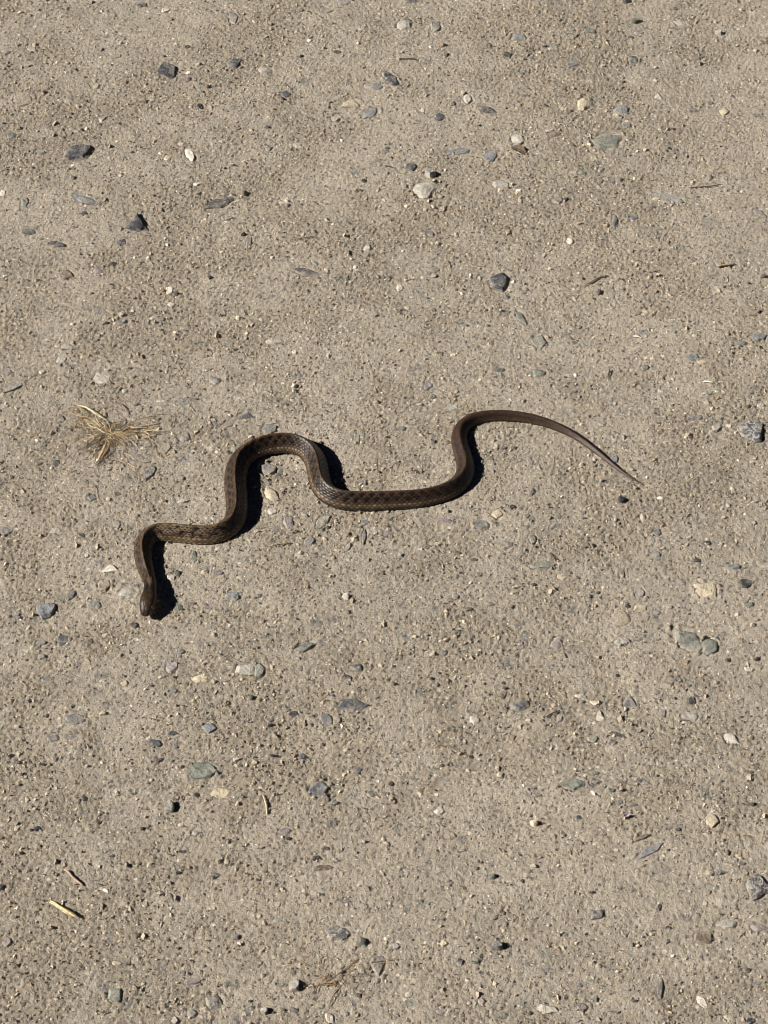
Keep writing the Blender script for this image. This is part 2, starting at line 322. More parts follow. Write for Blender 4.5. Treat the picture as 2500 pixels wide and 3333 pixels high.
    ('stone', 0.14729, 0.45648, 0.01339, 0.00939, 0.00099, 0.00391, 0.0, (116, 114, 110), 0.0, 'oval', 1, 'mid-grey rounded stone up and left of the wide half-buried stone, upper right', 'stones set in the dirt'),
    ('pebble', 0.16297, 0.4969, 0.01128, 0.0076, 0.00096, 0.00317, -0.533, (108, 111, 102), 0.0, 'shard', 1, 'small greenish grey stone sliver above the wide half-buried stone, upper right', 'loose pebbles on the dirt'),
    ('pebble', 0.1994, 0.50849, 0.00881, 0.00559, 0.00294, 0.00149, 0.0, (108, 111, 102), 0.0, 'oval', 1, 'small greenish grey loose pebble above the wide half-buried stone, upper right', 'loose pebbles on the dirt'),
    ('pebble', 0.24297, 0.46217, 0.00893, 0.00639, 0.001, 0.00296, 0.0, (116, 114, 110), 0.0, 'oval', 1, 'small mid-grey rounded pebble up and right of the wide half-buried stone, upper right', 'loose pebbles on the dirt'),
    ('pebble', 0.26464, 0.49354, 0.00691, 0.00646, 0.00341, 0.00154, 0.0, (164, 159, 149), 0.0, 'ang', 0, 'small pale grey loose pebble well up and right of the wide half-buried stone, upper right', 'loose pebbles on the dirt'),
    ('stone_chip', 0.29797, 0.48231, 0.00608, 0.00479, 0.001, 0.00222, 0.0, (112, 100, 87), 0.0, 'oval', 0, None, None),
    ('stone_chip', 0.23641, 0.4008, 0.0077, 0.00595, 0.0009, 0.00248, 0.0, (73, 75, 79), 0.0, 'oval', 0, None, None),
    ('stone_chip', 0.25022, 0.40896, 0.00464, 0.0025, 0.001, 0.0015, 0.0, (44, 43, 41), 0.0, 'oval', 0, None, None),
    ('stone', 0.2748, 0.28654, 0.01432, 0.00682, 0.001, 0.00284, -0.707, (106, 109, 112), 0.25, 'shard', 1, 'blue-grey stone sliver right of the long flat blue-grey stone, upper right', 'stones set in the dirt'),
    ('stone_chip', 0.13493, 0.256, 0.00783, 0.00915, 0.00101, 0.00326, 0.0, (202, 194, 180), 0.0, 'ang', 0, None, None),
    ('stone_chip', 0.09962, 0.30928, 0.00546, 0.00416, 0.001, 0.00193, 0.0, (202, 194, 180), 0.0, 'ang', 0, None, None),
    ('stone_chip', 0.0948, 0.29693, 0.00296, 0.00338, 0.001, 0.0015, 0.0, (202, 194, 180), 0.0, 'oval', 0, None, None),
    ('stone_chip', 0.20159, 0.49498, 0.00885, 0.00595, 0.00089, 0.00248, 0.0, (130, 122, 122), 0.0, 'oval', 1, None, None),
    ('stone_chip', 0.19499, 0.4885, 0.00557, 0.00396, 0.001, 0.00183, 0.0, (58, 59, 62), 0.0, 'oval', 0, None, None),
    ('stone', 0.12868, 0.37194, 0.0127, 0.00878, 0.00098, 0.00366, 0.0, (112, 100, 87), 0.0, 'ang', 1, 'brown flat stone just up and right of the brown dry leaf', 'stones set in the dirt'),
    ('pebble', 0.19501, 0.53345, 0.00862, 0.00543, 0.001, 0.00251, 0.0, (44, 43, 41), 0.0, 'ang', 1, 'small black angular piece well above the wide half-buried stone, upper right', 'loose pebbles on the dirt'),
    ('pebble', 0.26003, 0.39945, 0.01026, 0.01028, 0.00103, 0.00428, 0.0, (182, 169, 145), 0.0, 'ang', 1, 'cream flat stone up and right of the long flat blue-grey stone, upper right', 'loose pebbles on the dirt'),
    ('stone_chip', 0.16159, 0.33332, 0.0064, 0.00769, 0.00095, 0.00267, 0.0, (116, 114, 110), 0.0, 'ang', 0, None, None),
    ('stone_chip', 0.14807, 0.32991, 0.00722, 0.00439, 0.00085, 0.00183, 0.0, (108, 111, 102), 0.0, 'oval', 0, None, None),
    ('pebble', 0.1269, 0.29913, 0.00988, 0.00828, 0.00098, 0.00345, 0.0, (116, 114, 110), 0.0, 'ang', 1, 'nearest mid-grey flat stone down and right of the brown dry leaf', 'loose pebbles on the dirt'),
    ('stone_chip', 0.21906, 0.35599, 0.00505, 0.00317, 0.001, 0.0015, 0.0, (58, 59, 62), 0.0, 'ang', 0, None, None),
    ('stone_chip', 0.21782, 0.34809, 0.00277, 0.00353, 0.001, 0.0015, 0.0, (182, 169, 145), 0.0, 'oval', 0, None, None),
    ('stone', 0.1067, 0.48904, 0.0162, 0.01219, 0.00107, 0.00508, 0.0, (106, 109, 112), 0.25, 'ang', 1, 'blue-grey flat stone above the brown dry leaf', 'stones set in the dirt'),
    ('stone', 0.23507, 0.50573, 0.01436, 0.00658, 0.00092, 0.00274, -0.411, (164, 159, 149), 0.0, 'shard', 1, 'pale grey stone sliver well up and right of the wide half-buried stone, upper right', 'stones set in the dirt'),
    ('stone_chip', 0.19024, 0.35335, 0.00353, 0.00316, 0.001, 0.0015, 0.0, (202, 194, 180), 0.0, 'ang', 0, None, None),
    ('stone', 0.18712, 0.27001, 0.01254, 0.00417, 0.00085, 0.00174, -0.128, (108, 111, 102), 0.25, 'shard', 1, 'nearest greenish grey stone sliver below the wide half-buried stone, upper right', 'stones set in the dirt'),
    ('stone_chip', 0.2329, 0.52446, 0.00456, 0.00495, 0.001, 0.00211, 0.0, (58, 59, 62), 0.0, 'ang', 0, None, None),
    ('stone_chip', 0.14724, 0.49013, 0.0053, 0.00546, 0.00088, 0.00221, 0.0, (108, 111, 102), 0.0, 'oval', 0, None, None),
    ('stone_chip', 0.20191, 0.4824, 0.00558, 0.0045, 0.00085, 0.00188, 0.0, (108, 111, 102), 0.0, 'oval', 0, None, None),
    ('stone_chip', -0.15253, 0.20498, 0.00609, 0.00879, 0.00098, 0.00254, 0.0, (202, 194, 180), 0.0, 'ang', 0, None, None),
    ('stone_chip', -0.15058, 0.19094, 0.00669, 0.00502, 0.001, 0.00232, -0.585, (202, 194, 180), 0.0, 'shard', 0, None, None),
    ('stone', -0.2255, 0.21989, 0.01065, 0.01188, 0.0011, 0.00444, 0.0, (112, 100, 87), 0.0, 'ang', 1, 'brown flat stone below the large charcoal stone, upper left', 'stones set in the dirt'),
    ('stone_chip', -0.20421, 0.22392, 0.00773, 0.00779, 0.00097, 0.00322, 0.0, (130, 122, 122), 0.0, 'ang', 0, None, None),
    ('stone', -0.25306, 0.11217, 0.01714, 0.00691, 0.00097, 0.00288, 0.569, (106, 109, 112), 0.25, 'shard', 1, 'blue-grey long stone up and left of the dry grass tuft', 'stones set in the dirt'),
    ('stone_chip', -0.2072, 0.10352, 0.00406, 0.00535, 0.00089, 0.00169, 0.0, (58, 59, 62), 0.0, 'oval', 0, None, None),
    ('stone_chip', -0.17662, 0.10781, 0.00481, 0.0054, 0.001, 0.00223, 0.0, (164, 159, 149), 0.0, 'ang', 0, None, None),
    ('pebble', -0.11529, 0.11724, 0.00919, 0.00953, 0.00104, 0.00383, 0.0, (116, 114, 110), 0.0, 'ang', 1, 'nearest mid-grey flat stone up and right of the dry grass tuft', 'loose pebbles on the dirt'),
    ('stone', -0.09328, 0.08486, 0.01411, 0.00827, 0.001, 0.00345, 0.0, (73, 75, 79), 0.0, 'tri', 1, "slate-grey three-cornered stone just up and left of the snake's high arch", 'stones set in the dirt'),
    ('stone', -0.13419, 0.06581, 0.0115, 0.00979, 0.00106, 0.00408, 0.0, (73, 75, 79), 0.0, 'ang', 1, 'slate-grey flat stone right of the dry grass tuft', 'stones set in the dirt'),
    ('stone', -0.1466, 0.05604, 0.00946, 0.01134, 0.00111, 0.00394, 0.0, (108, 111, 102), 0.0, 'oval', 1, 'nearest greenish grey rounded stone right of the dry grass tuft', 'stones set in the dirt'),
    ('stone', -0.15545, 0.03328, 0.01665, 0.00815, 0.00136, 0.0034, 1.085, (76, 76, 78), 0.85, 'shard', 1, 'dark and white speckled stone sliver down and right of the dry grass tuft', 'stones set in the dirt'),
    ('stone_chip', -0.21741, 0.04233, 0.0052, 0.00605, 0.00093, 0.00217, 0.0, (73, 75, 79), 0.0, 'oval', 0, None, None),
    ('pebble', -0.19129, 0.01319, 0.00782, 0.00842, 0.00101, 0.00326, 0.0, (106, 109, 112), 0.0, 'ang', 1, 'small blue-grey flat stone below the dry grass tuft', 'loose pebbles on the dirt'),
    ('stone_chip', -0.21401, 0.0561, 0.00647, 0.0071, 0.00096, 0.0027, 0.0, (112, 100, 87), 0.0, 'ang', 0, None, None),
    ('stone', -0.16363, 0.0474, 0.01141, 0.00672, 0.00095, 0.0028, 0.0, (130, 122, 122), 0.0, 'ang', 1, 'nearest purplish grey flat stone just down and right of the dry grass tuft', 'stones set in the dirt'),
    ('pebble', -0.13419, 0.02936, 0.00862, 0.00694, 0.00096, 0.00289, 0.0, (116, 114, 110), 0.0, 'ang', 1, "small mid-grey flat stone up and right of the snake's first bend behind the neck", 'loose pebbles on the dirt'),
    ('stone', -0.13104, 0.00991, 0.01004, 0.00399, 0.00086, 0.00166, 0.114, (202, 194, 180), 0.0, 'shard', 1, "white stone sliver up and right of the snake's first bend behind the neck", 'stones set in the dirt'),
    ('stone_chip', -0.15263, 0.0213, 0.00429, 0.00356, 0.00084, 0.0015, 0.0, (182, 169, 145), 0.0, 'oval', 0, None, None),
    ('stone_chip', -0.17469, 0.01587, 0.00551, 0.00355, 0.001, 0.00164, 0.0, (44, 43, 41), 0.0, 'ang', 0, None, None),
    ('stone_chip', -0.25254, 0.03824, 0.00519, 0.00442, 0.00087, 0.00184, 0.0, (73, 75, 79), 0.0, 'ang', 0, None, None),
    ('stone_chip', -0.24844, 0.09317, 0.00556, 0.0053, 0.0009, 0.00221, 0.0, (182, 169, 145), 0.0, 'ang', 0, None, None),
    ('stone_chip', -0.23476, 0.1261, 0.00513, 0.00475, 0.00088, 0.00198, 0.0, (182, 169, 145), 0.0, 'oval', 0, None, None),
    ('stone', -0.21973, 0.14905, 0.01061, 0.00802, 0.00098, 0.00334, 0.0, (164, 159, 149), 0.0, 'ang', 1, 'pale grey flat stone up and left of the dry grass tuft', 'stones set in the dirt'),
    ('pebble', -0.22239, 0.13684, 0.00901, 0.00759, 0.00097, 0.00316, 0.0, (164, 159, 149), 0.0, 'ang', 1, 'small pale grey flat stone up and left of the dry grass tuft', 'loose pebbles on the dirt'),
    ('stone_chip', -0.15769, 0.05892, 0.00748, 0.00368, 0.00084, 0.00153, 0.0, (108, 111, 102), 0.0, 'oval', 1, None, None),
    ('stone_chip', -0.24588, 0.0307, 0.00399, 0.0033, 0.001, 0.00153, 0.0, (44, 43, 41), 0.0, 'ang', 0, None, None),
    ('stone', -0.25825, 0.12608, 0.01179, 0.00614, 0.00092, 0.00256, 0.0, (130, 122, 122), 0.0, 'ang', 1, 'purplish grey flat stone up and left of the dry grass tuft', 'stones set in the dirt'),
    ('stone_chip', -0.19373, 0.17218, 0.00541, 0.00239, 0.001, 0.0015, 0.0, (44, 43, 41), 0.0, 'ang', 0, None, None),
    ('stone_chip', -0.18358, 0.17327, 0.00758, 0.00711, 0.00095, 0.00296, 0.0, (116, 114, 110), 0.0, 'oval', 0, None, None),
    ('stone_chip', -0.16228, 0.17708, 0.00353, 0.00306, 0.001, 0.0015, 0.0, (202, 194, 180), 0.0, 'oval', 0, None, None),
    ('stone_chip', -0.10349, 0.1476, 0.00517, 0.00484, 0.00088, 0.00202, 0.0, (112, 100, 87), 0.0, 'ang', 0, None, None),
    ('stone_chip', -0.22876, 0.04235, 0.00545, 0.00443, 0.00087, 0.00185, 0.0, (108, 111, 102), 0.0, 'oval', 0, None, None),
    ('stone', -0.19365, 0.11939, 0.01534, 0.01248, 0.00114, 0.0052, 0.0, (164, 159, 149), 0.0, 'ang', 1, 'pale grey flat stone above the dry grass tuft', 'stones set in the dirt'),
    ('stone_chip', -0.16957, 0.2375, 0.00338, 0.00322, 0.001, 0.0015, 0.0, (202, 194, 180), 0.0, 'oval', 0, None, None),
    ('stone_chip', -0.17906, 0.2375, 0.00265, 0.00252, 0.001, 0.0015, 0.0, (202, 194, 180), 0.0, 'oval', 0, None, None),
    ('stone_chip', -0.21741, 0.08204, 0.00629, 0.00725, 0.00097, 0.00262, 0.0, (116, 114, 110), 0.0, 'ang', 0, None, None),
    ('stone', -0.05658, 0.22391, 0.02818, 0.00864, 0.00101, 0.0036, -0.345, (58, 59, 62), 0.25, 'shard', 2, 'long dark grey sliver of stone high above the high arch', 'stones set in the dirt'),
    ('stone', 0.08243, 0.21366, 0.0166, 0.0207, 0.00261, 0.00692, 0.0, (73, 75, 79), 0.0, 'ang', 1, 'angular slate-grey stone with a pale left edge, above the hind bend', 'stones set in the dirt'),
    ('stone_chip', -0.02053, 0.22869, 0.00385, 0.00528, 0.001, 0.00178, 0.0, (202, 194, 180), 0.0, 'ang', 0, None, None),
    ('pebble', 0.03508, 0.22714, 0.00934, 0.00592, 0.00091, 0.00247, 0.0, (108, 111, 102), 0.0, 'oval', 1, 'small greenish grey rounded pebble left of the angular slate-grey stone above the hind bend', 'loose pebbles on the dirt'),
    ('stone_chip', 0.0111, 0.20892, 0.0053, 0.00771, 0.00094, 0.00221, 0.0, (202, 194, 180), 0.0, 'oval', 0, None, None),
    ('stone_chip', 0.03898, 0.14337, 0.00627, 0.00298, 0.001, 0.0015, 0.0, (44, 43, 41), 0.0, 'oval', 0, None, None),
    ('stone_chip', 0.04787, 0.14158, 0.00488, 0.0033, 0.001, 0.00153, 0.0, (182, 169, 145), 0.0, 'oval', 0, None, None),
    ('pebble', 0.07931, 0.12713, 0.00872, 0.00441, 0.00086, 0.00184, 0.0, (73, 75, 79), 0.0, 'oval', 1, "small slate-grey rounded pebble up and right of the snake's hind bend", 'loose pebbles on the dirt'),
    ('stone_chip', -0.04989, 0.23355, 0.00936, 0.00381, 0.00086, 0.00159, -0.792, (108, 111, 102), 0.0, 'shard', 1, None, None),
    ('stone', -0.07709, 0.03722, 0.01383, 0.01277, 0.00173, 0.00532, 0.0, (116, 114, 110), 0.0, 'ang', 1, 'mid-grey stone tucked under the high arch of the snake', 'stones set in the dirt'),
    ('stone', -0.07335, 0.01608, 0.01745, 0.01072, 0.00115, 0.00447, -0.834, (182, 169, 145), 0.0, 'ang', 1, 'cream stone under the high arch, right of the shadowed body', 'stones set in the dirt'),
    ('stone_chip', -0.07287, 0.00092, 0.00657, 0.00717, 0.00109, 0.00304, 0.0, (202, 194, 180), 0.0, 'oval', 1, None, None),
    ('stone', -0.07725, 0.07354, 0.01254, 0.00886, 0.00102, 0.00369, 0.0, (116, 114, 110), 0.0, 'ang', 1, "nearest mid-grey flat stone just up and left of the snake's high arch", 'stones set in the dirt'),
    ('stone', -0.01815, 0.06306, 0.00549, 0.01284, 0.00095, 0.00229, 0.0, (164, 159, 149), 0.0, 'ang', 1, 'nearest pale grey flat stone up and left of the straight middle of the snake', 'stones set in the dirt'),
    ('stone_chip', 0.06632, 0.16868, 0.00352, 0.00271, 0.001, 0.0015, 0.0, (202, 194, 180), 0.0, 'ang', 0, None, None),
    ('stone_chip', 0.01649, 0.18945, 0.00526, 0.00465, 0.00087, 0.00194, 0.0, (182, 169, 145), 0.0, 'ang', 0, None, None),
    ('stone', -0.07557, 0.15507, 0.01556, 0.00771, 0.00097, 0.00321, 0.0, (164, 159, 149), 0.0, 'ang', 1, 'nearest pale grey flat stone down and left of the long dark sliver above the arch', 'stones set in the dirt'),
    ('stone_chip', 0.02978, 0.11215, 0.00765, 0.00915, 0.00103, 0.00319, 0.0, (130, 122, 122), 0.0, 'ang', 1, None, None),
    ('stone_chip', -0.0491, 0.21046, 0.00286, 0.00281, 0.001, 0.0015, 0.0, (44, 43, 41), 0.0, 'ang', 0, None, None),
    ('stone_chip', 0.0036, 0.21646, 0.00287, 0.00282, 0.001, 0.0015, 0.0, (44, 43, 41), 0.0, 'ang', 0, None, None),
    ('stone_chip', 0.03982, 0.21046, 0.00382, 0.00349, 0.001, 0.00162, 0.0, (44, 43, 41), 0.0, 'ang', 0, None, None),
    ('stone_chip', 0.07077, 0.01186, 0.00286, 0.00325, 0.001, 0.0015, 0.0, (44, 43, 41), 0.0, 'ang', 0, None, None),
    ('stone_chip', 0.01206, 0.07289, 0.00777, 0.00488, 0.00088, 0.00203, 0.0, (116, 114, 110), 0.0, 'ang', 1, None, None),
    ('stone', 0.04531, 0.0913, 0.01137, 0.0063, 0.00093, 0.00263, 0.0, (164, 159, 149), 0.0, 'ang', 1, "nearest pale grey flat stone just up and left of the snake's hind bend", 'stones set in the dirt'),
    ('stone_chip', 0.03283, 0.10207, 0.00635, 0.00534, 0.0009, 0.00222, 0.0, (108, 111, 102), 0.0, 'ang', 0, None, None),
    ('stone', 0.24608, 0.07016, 0.01879, 0.01812, 0.00242, 0.00755, 0.0, (76, 76, 78), 0.85, 'oval', 2, 'round dark stone speckled with white at the right edge, level with the tail', 'stones set in the dirt'),
    ('stone', 0.09596, 0.17862, 0.01816, 0.00595, 0.00098, 0.00248, -1.183, (108, 111, 102), 0.25, 'shard', 1, "nearest greenish grey stone sliver up and right of the snake's hind bend", 'stones set in the dirt'),
    ('stone', 0.10746, 0.15496, 0.01453, 0.01516, 0.00122, 0.00605, 0.0, (108, 111, 102), 0.25, 'ang', 1, 'greenish grey flat stone well right of the long dark sliver above the arch', 'stones set in the dirt'),
    ('stone', 0.10666, 0.12429, 0.01153, 0.00786, 0.00098, 0.00327, 0.0, (108, 111, 102), 0.25, 'ang', 1, 'nearest greenish grey flat stone well left of the round speckled stone at the right edge', 'stones set in the dirt'),
    ('stone_chip', 0.1311, 0.12238, 0.00276, 0.00356, 0.001, 0.0015, 0.0, (202, 194, 180), 0.0, 'oval', 0, None, None),
    ('pebble', 0.17985, 0.13002, 0.00786, 0.00614, 0.001, 0.00284, 0.0, (108, 111, 102), 0.0, 'ang', 1, "small greenish grey angular stone above the tip of the snake's tail", 'loose pebbles on the dirt'),
    ('stone_chip', 0.2202, 0.10568, 0.00788, 0.0057, 0.00091, 0.00237, 0.0, (164, 159, 149), 0.0, 'ang', 1, None, None),
    ('stone_chip', 0.21354, 0.13864, 0.00799, 0.00585, 0.00091, 0.00244, 0.0, (106, 109, 112), 0.0, 'oval', 1, None, None),
    ('pebble', 0.15525, 0.00972, 0.00505, 0.00507, 0.00309, 0.00151, 0.0, (58, 59, 62), 0.0, 'oval', 0, 'small dark charcoal loose pebble up and left of the cream-white stone below the tail', 'loose pebbles on the dirt'),
    ('stone_chip', 0.15299, 0.04574, 0.00768, 0.00704, 0.00096, 0.00293, 0.0, (106, 109, 112), 0.0, 'ang', 1, None, None),
    ('stone_chip', 0.09787, 0.01659, 0.00822, 0.00349, 0.00087, 0.0015, 1.157, (73, 75, 79), 0.0, 'shard', 0, None, None),
    ('stone_chip', 0.24189, 0.00919, 0.00595, 0.00266, 0.001, 0.0015, 0.114, (202, 194, 180), 0.0, 'shard', 0, None, None),
    ('stone_chip', 0.18055, 0.01119, 0.0044, 0.00238, 0.001, 0.0015, 0.0, (202, 194, 180), 0.0, 'oval', 0, None, None),
    ('pebble', 0.22353, 0.07356, 0.00903, 0.0072, 0.00096, 0.003, 0.0, (164, 159, 149), 0.0, 'ang', 1, 'nearest pale grey flat stone just left of the round speckled stone at the right edge', 'loose pebbles on the dirt'),
    ('stone', 0.21024, 0.08277, 0.01322, 0.00559, 0.00091, 0.00233, 0.0, (130, 122, 122), 0.0, 'ang', 1, 'nearest purplish grey flat stone left of the round speckled stone at the right edge', 'stones set in the dirt'),
    ('stone', 0.26074, 0.15882, 0.01364, 0.00844, 0.001, 0.00352, 0.0, (106, 109, 112), 0.25, 'ang', 1, 'nearest blue-grey flat stone above the round speckled stone at the right edge', 'stones set in the dirt'),
    ('stone', 0.24824, 0.15284, 0.01166, 0.00557, 0.0009, 0.00232, 0.0, (116, 114, 110), 0.0, 'ang', 1, 'mid-grey flat stone above the round speckled stone at the right edge', 'stones set in the dirt'),
    ('stone_chip', 0.25603, 0.09417, 0.00784, 0.00564, 0.00091, 0.00235, 0.0, (164, 159, 149), 0.0, 'ang', 1, None, None),
    ('pebble', 0.18241, 0.18248, 0.00918, 0.0068, 0.00094, 0.00283, 0.0, (182, 169, 145), 0.0, 'ang', 1, 'small cream flat stone below the long flat blue-grey stone, upper right', 'loose pebbles on the dirt'),
    ('stone_chip', 0.15654, 0.09556, 0.00228, 0.00286, 0.001, 0.0015, 0.0, (202, 194, 180), 0.0, 'oval', 0, None, None),
    ('stone_chip', 0.11605, 0.01319, 0.00198, 0.00209, 0.001, 0.0015, 0.0, (202, 194, 180), 0.0, 'oval', 0, None, None),
    ('stone_chip', 0.17281, 0.02894, 0.00177, 0.00183, 0.001, 0.0015, 0.0, (202, 194, 180), 0.0, 'oval', 0, None, None),
    ('stone_chip', 0.13638, 0.16989, 0.00493, 0.00437, 0.001, 0.00202, 0.0, (58, 59, 62), 0.0, 'ang', 0, None, None),
    ('stone_chip', 0.21852, 0.13422, 0.00669, 0.00409, 0.00085, 0.0017, 0.0, (182, 169, 145), 0.0, 'oval', 0, None, None),
    ('stone_chip', 0.09857, 0.20347, 0.0045, 0.00396, 0.00085, 0.00165, 0.0, (116, 114, 110), 0.0, 'oval', 0, None, None),
    ('stone_chip', 0.14649, 0.0778, 0.00628, 0.00623, 0.00093, 0.0026, 0.0, (164, 159, 149), 0.0, 'ang', 0, None, None),
    ('stone_chip', 0.08416, 0.00414, 0.00438, 0.00466, 0.001, 0.00203, 0.0, (44, 43, 41), 0.0, 'ang', 0, None, None),
    ('stone_chip', 0.09177, 0.21361, 0.00406, 0.0035, 0.001, 0.00162, 0.0, (202, 194, 180), 0.0, 'ang', 0, None, None),
    ('stone_chip', 0.15301, 0.21109, 0.00358, 0.00315, 0.001, 0.0015, 0.0, (44, 43, 41), 0.0, 'oval', 0, None, None),
    ('stone', -0.17447, -0.04646, 0.01334, 0.0088, 0.00123, 0.00367, 0.0, (202, 194, 180), 0.0, 'tri', 1, 'white wedge-shaped stone lying between the grass tuft and the head', 'stones set in the dirt'),
    ('stone', -0.17754, -0.06012, 0.01018, 0.01388, 0.0017, 0.00424, 0.0, (146, 134, 117), 0.0, 'ang', 1, 'tan angular stone just below the white wedge-shaped stone', 'stones set in the dirt'),
    ('stone', -0.2128, -0.08082, 0.01525, 0.01601, 0.00227, 0.00635, 0.0, (106, 109, 112), 0.25, 'ang', 1, 'blue-grey stone with whitish lower side, far left of the head', 'stones set in the dirt'),
    ('stone', -0.1619, -0.06661, 0.01322, 0.00922, 0.0013, 0.00384, 0.0, (164, 159, 149), 0.0, 'ang', 1, "pale grey angular stone just up and left of the snake's head", 'stones set in the dirt'),
    ('pebble', -0.19957, -0.10354, 0.00766, 0.0082, 0.00102, 0.00319, 0.0, (73, 75, 79), 0.0, 'oval', 1, 'small slate-grey rounded pebble down and left of the white wedge-shaped stone', 'loose pebbles on the dirt'),
    ('pebble', -0.21317, -0.10594, 0.00772, 0.00529, 0.001, 0.00245, 0.0, (116, 114, 110), 0.0, 'oval', 1, 'mid-grey rounded pebble down and left of the white wedge-shaped stone', 'loose pebbles on the dirt'),
    ('stone_chip', -0.19516, -0.01911, 0.00603, 0.00574, 0.00092, 0.00239, 0.0, (58, 59, 62), 0.0, 'ang', 0, None, None),
    ('stone_chip', -0.2126, -0.0151, 0.00749, 0.0073, 0.00098, 0.00304, 0.0, (164, 159, 149), 0.0, 'ang', 1, None, None),
    ('pebble', -0.24441, -0.01577, 0.00845, 0.00883, 0.00103, 0.00352, 0.0, (116, 114, 110), 0.0, 'oval', 1, 'small mid-grey rounded pebble left of the white wedge-shaped stone', 'loose pebbles on the dirt'),
    ('stone', -0.19733, -0.06861, 0.01373, 0.00574, 0.00096, 0.00239, 0.986, (73, 75, 79), 0.0, 'shard', 1, 'slate-grey stone sliver just down and left of the white wedge-shaped stone', 'stones set in the dirt'),
    ('stone', -0.18296, -0.07606, 0.01081, 0.00781, 0.001, 0.00325, 0.0, (108, 111, 102), 0.25, 'ang', 1, 'greenish grey flat stone just down and left of the white wedge-shaped stone', 'stones set in the dirt'),
    ('stone_chip', -0.15634, -0.0926, 0.007, 0.00597, 0.00094, 0.00249, 0.0, (73, 75, 79), 0.0, 'ang', 1, None, None),
    ('stone_chip', -0.21182, -0.11694, 0.00692, 0.00613, 0.00094, 0.00256, 0.0, (116, 114, 110), 0.0, 'ang', 1, None, None),
    ('stone', -0.13103, -0.12565, 0.00919, 0.00972, 0.00108, 0.00383, 0.0, (130, 122, 122), 0.0, 'ang', 1, "nearest purplish grey flat stone down and right of the snake's head", 'stones set in the dirt'),
    ('stone_chip', -0.13137, -0.05072, 0.00599, 0.00768, 0.00111, 0.00277, 0.0, (58, 59, 62), 0.0, 'ang', 1, None, None),
    ('pebble', -0.1361, -0.05447, 0.00769, 0.0058, 0.001, 0.00268, 0.0, (164, 159, 149), 0.0, 'ang', 1, "nearest pale grey angular stone just up and right of the snake's head", 'loose pebbles on the dirt'),
    ('stone_chip', -0.10485, -0.05039, 0.00618, 0.0047, 0.00089, 0.00196, 0.0, (130, 122, 122), 0.0, 'ang', 0, None, None),
    ('stone', -0.09609, -0.06987, 0.01014, 0.00814, 0.00101, 0.00339, 0.0, (106, 109, 112), 0.25, 'oval', 1, "blue-grey rounded stone right of the snake's head", 'stones set in the dirt'),
    ('stone_chip', -0.12947, -0.07851, 0.00587, 0.00604, 0.00094, 0.00245, 0.0, (108, 111, 102), 0.0, 'oval', 0, None, None),
    ('stone', -0.08505, -0.12648, 0.01402, 0.01027, 0.0011, 0.00428, 0.0, (164, 159, 149), 0.0, 'ang', 1, 'nearest pale grey flat stone up and right of the large greenish grey oval stone', 'stones set in the dirt'),
    ('stone', -0.11245, -0.13328, 0.01489, 0.00771, 0.001, 0.00321, 0.0, (182, 169, 145), 0.0, 'ang', 1, "cream flat stone down and right of the snake's head", 'stones set in the dirt'),
    ('stone', -0.18705, -0.16396, 0.01265, 0.00887, 0.00105, 0.0037, 0.0, (116, 114, 110), 0.0, 'oval', 1, 'mid-grey rounded stone up and left of the block-shaped pale pebble', 'stones set in the dirt'),
    ('stone', -0.19849, -0.17753, 0.0092, 0.00583, 0.00094, 0.00243, 0.0, (116, 114, 110), 0.0, 'ang', 1, 'mid-grey flat stone well up and left of the block-shaped pale pebble', 'stones set in the dirt'),
    ('stone', -0.10583, -0.17078, 0.01148, 0.00882, 0.00105, 0.00367, 0.0, (106, 109, 112), 0.25, 'ang', 1, 'nearest blue-grey flat stone just above the large greenish grey oval stone', 'stones set in the dirt'),
    ('stone', -0.13659, -0.1809, 0.01046, 0.00572, 0.00094, 0.00238, -0.313, (73, 75, 79), 0.0, 'shard', 1, 'nearest slate-grey stone sliver up and left of the large greenish grey oval stone', 'stones set in the dirt'),
    ('pebble', -0.22171, -0.16937, 0.00406, 0.00288, 0.002, 0.0014, 0.0, (202, 194, 180), 0.0, 'ang', 0, 'small white loose pebble well above the pinkish grey twig', 'loose pebbles on the dirt'),
    ('stone_chip', -0.21571, -0.15016, 0.00368, 0.00334, 0.001, 0.00155, 0.0, (44, 43, 41), 0.0, 'ang', 0, None, None),
    ('stone_chip', -0.2227, -0.18986, 0.00522, 0.00264, 0.001, 0.0015, 0.512, (44, 43, 41), 0.0, 'shard', 0, None, None),
    ('pebble', -0.08845, -0.1935, 0.00461, 0.00282, 0.002, 0.0014, 0.0, (202, 194, 180), 0.0, 'ang', 0, 'nearest small white loose pebble just right of the large greenish grey oval stone', 'loose pebbles on the dirt'),
    ('pebble', -0.08133, -0.14829, 0.00471, 0.00377, 0.00238, 0.00144, 0.0, (108, 111, 102), 0.0, 'ang', 0, 'nearest small greenish grey loose pebble up and right of the large greenish grey oval stone', 'loose pebbles on the dirt'),
    ('stone_chip', -0.15894, -0.13677, 0.00709, 0.00603, 0.00094, 0.00251, 0.0, (182, 169, 145), 0.0, 'ang', 1, None, None),
    ('stone_chip', -0.18304, -0.10471, 0.00487, 0.00506, 0.0009, 0.00203, 0.0, (58, 59, 62), 0.0, 'ang', 0, None, None),
    ('pebble', -0.12749, -0.11251, 0.00832, 0.00503, 0.0009, 0.00209, 0.0, (116, 114, 110), 0.0, 'oval', 1, "mid-grey rounded pebble down and right of the snake's head", 'loose pebbles on the dirt'),
    ('pebble', -0.17317, -0.01118, 0.00605, 0.01078, 0.00098, 0.00252, 0.0, (116, 114, 110), 0.0, 'ang', 1, "mid-grey flat stone just left of the snake's first bend behind the neck", 'loose pebbles on the dirt'),
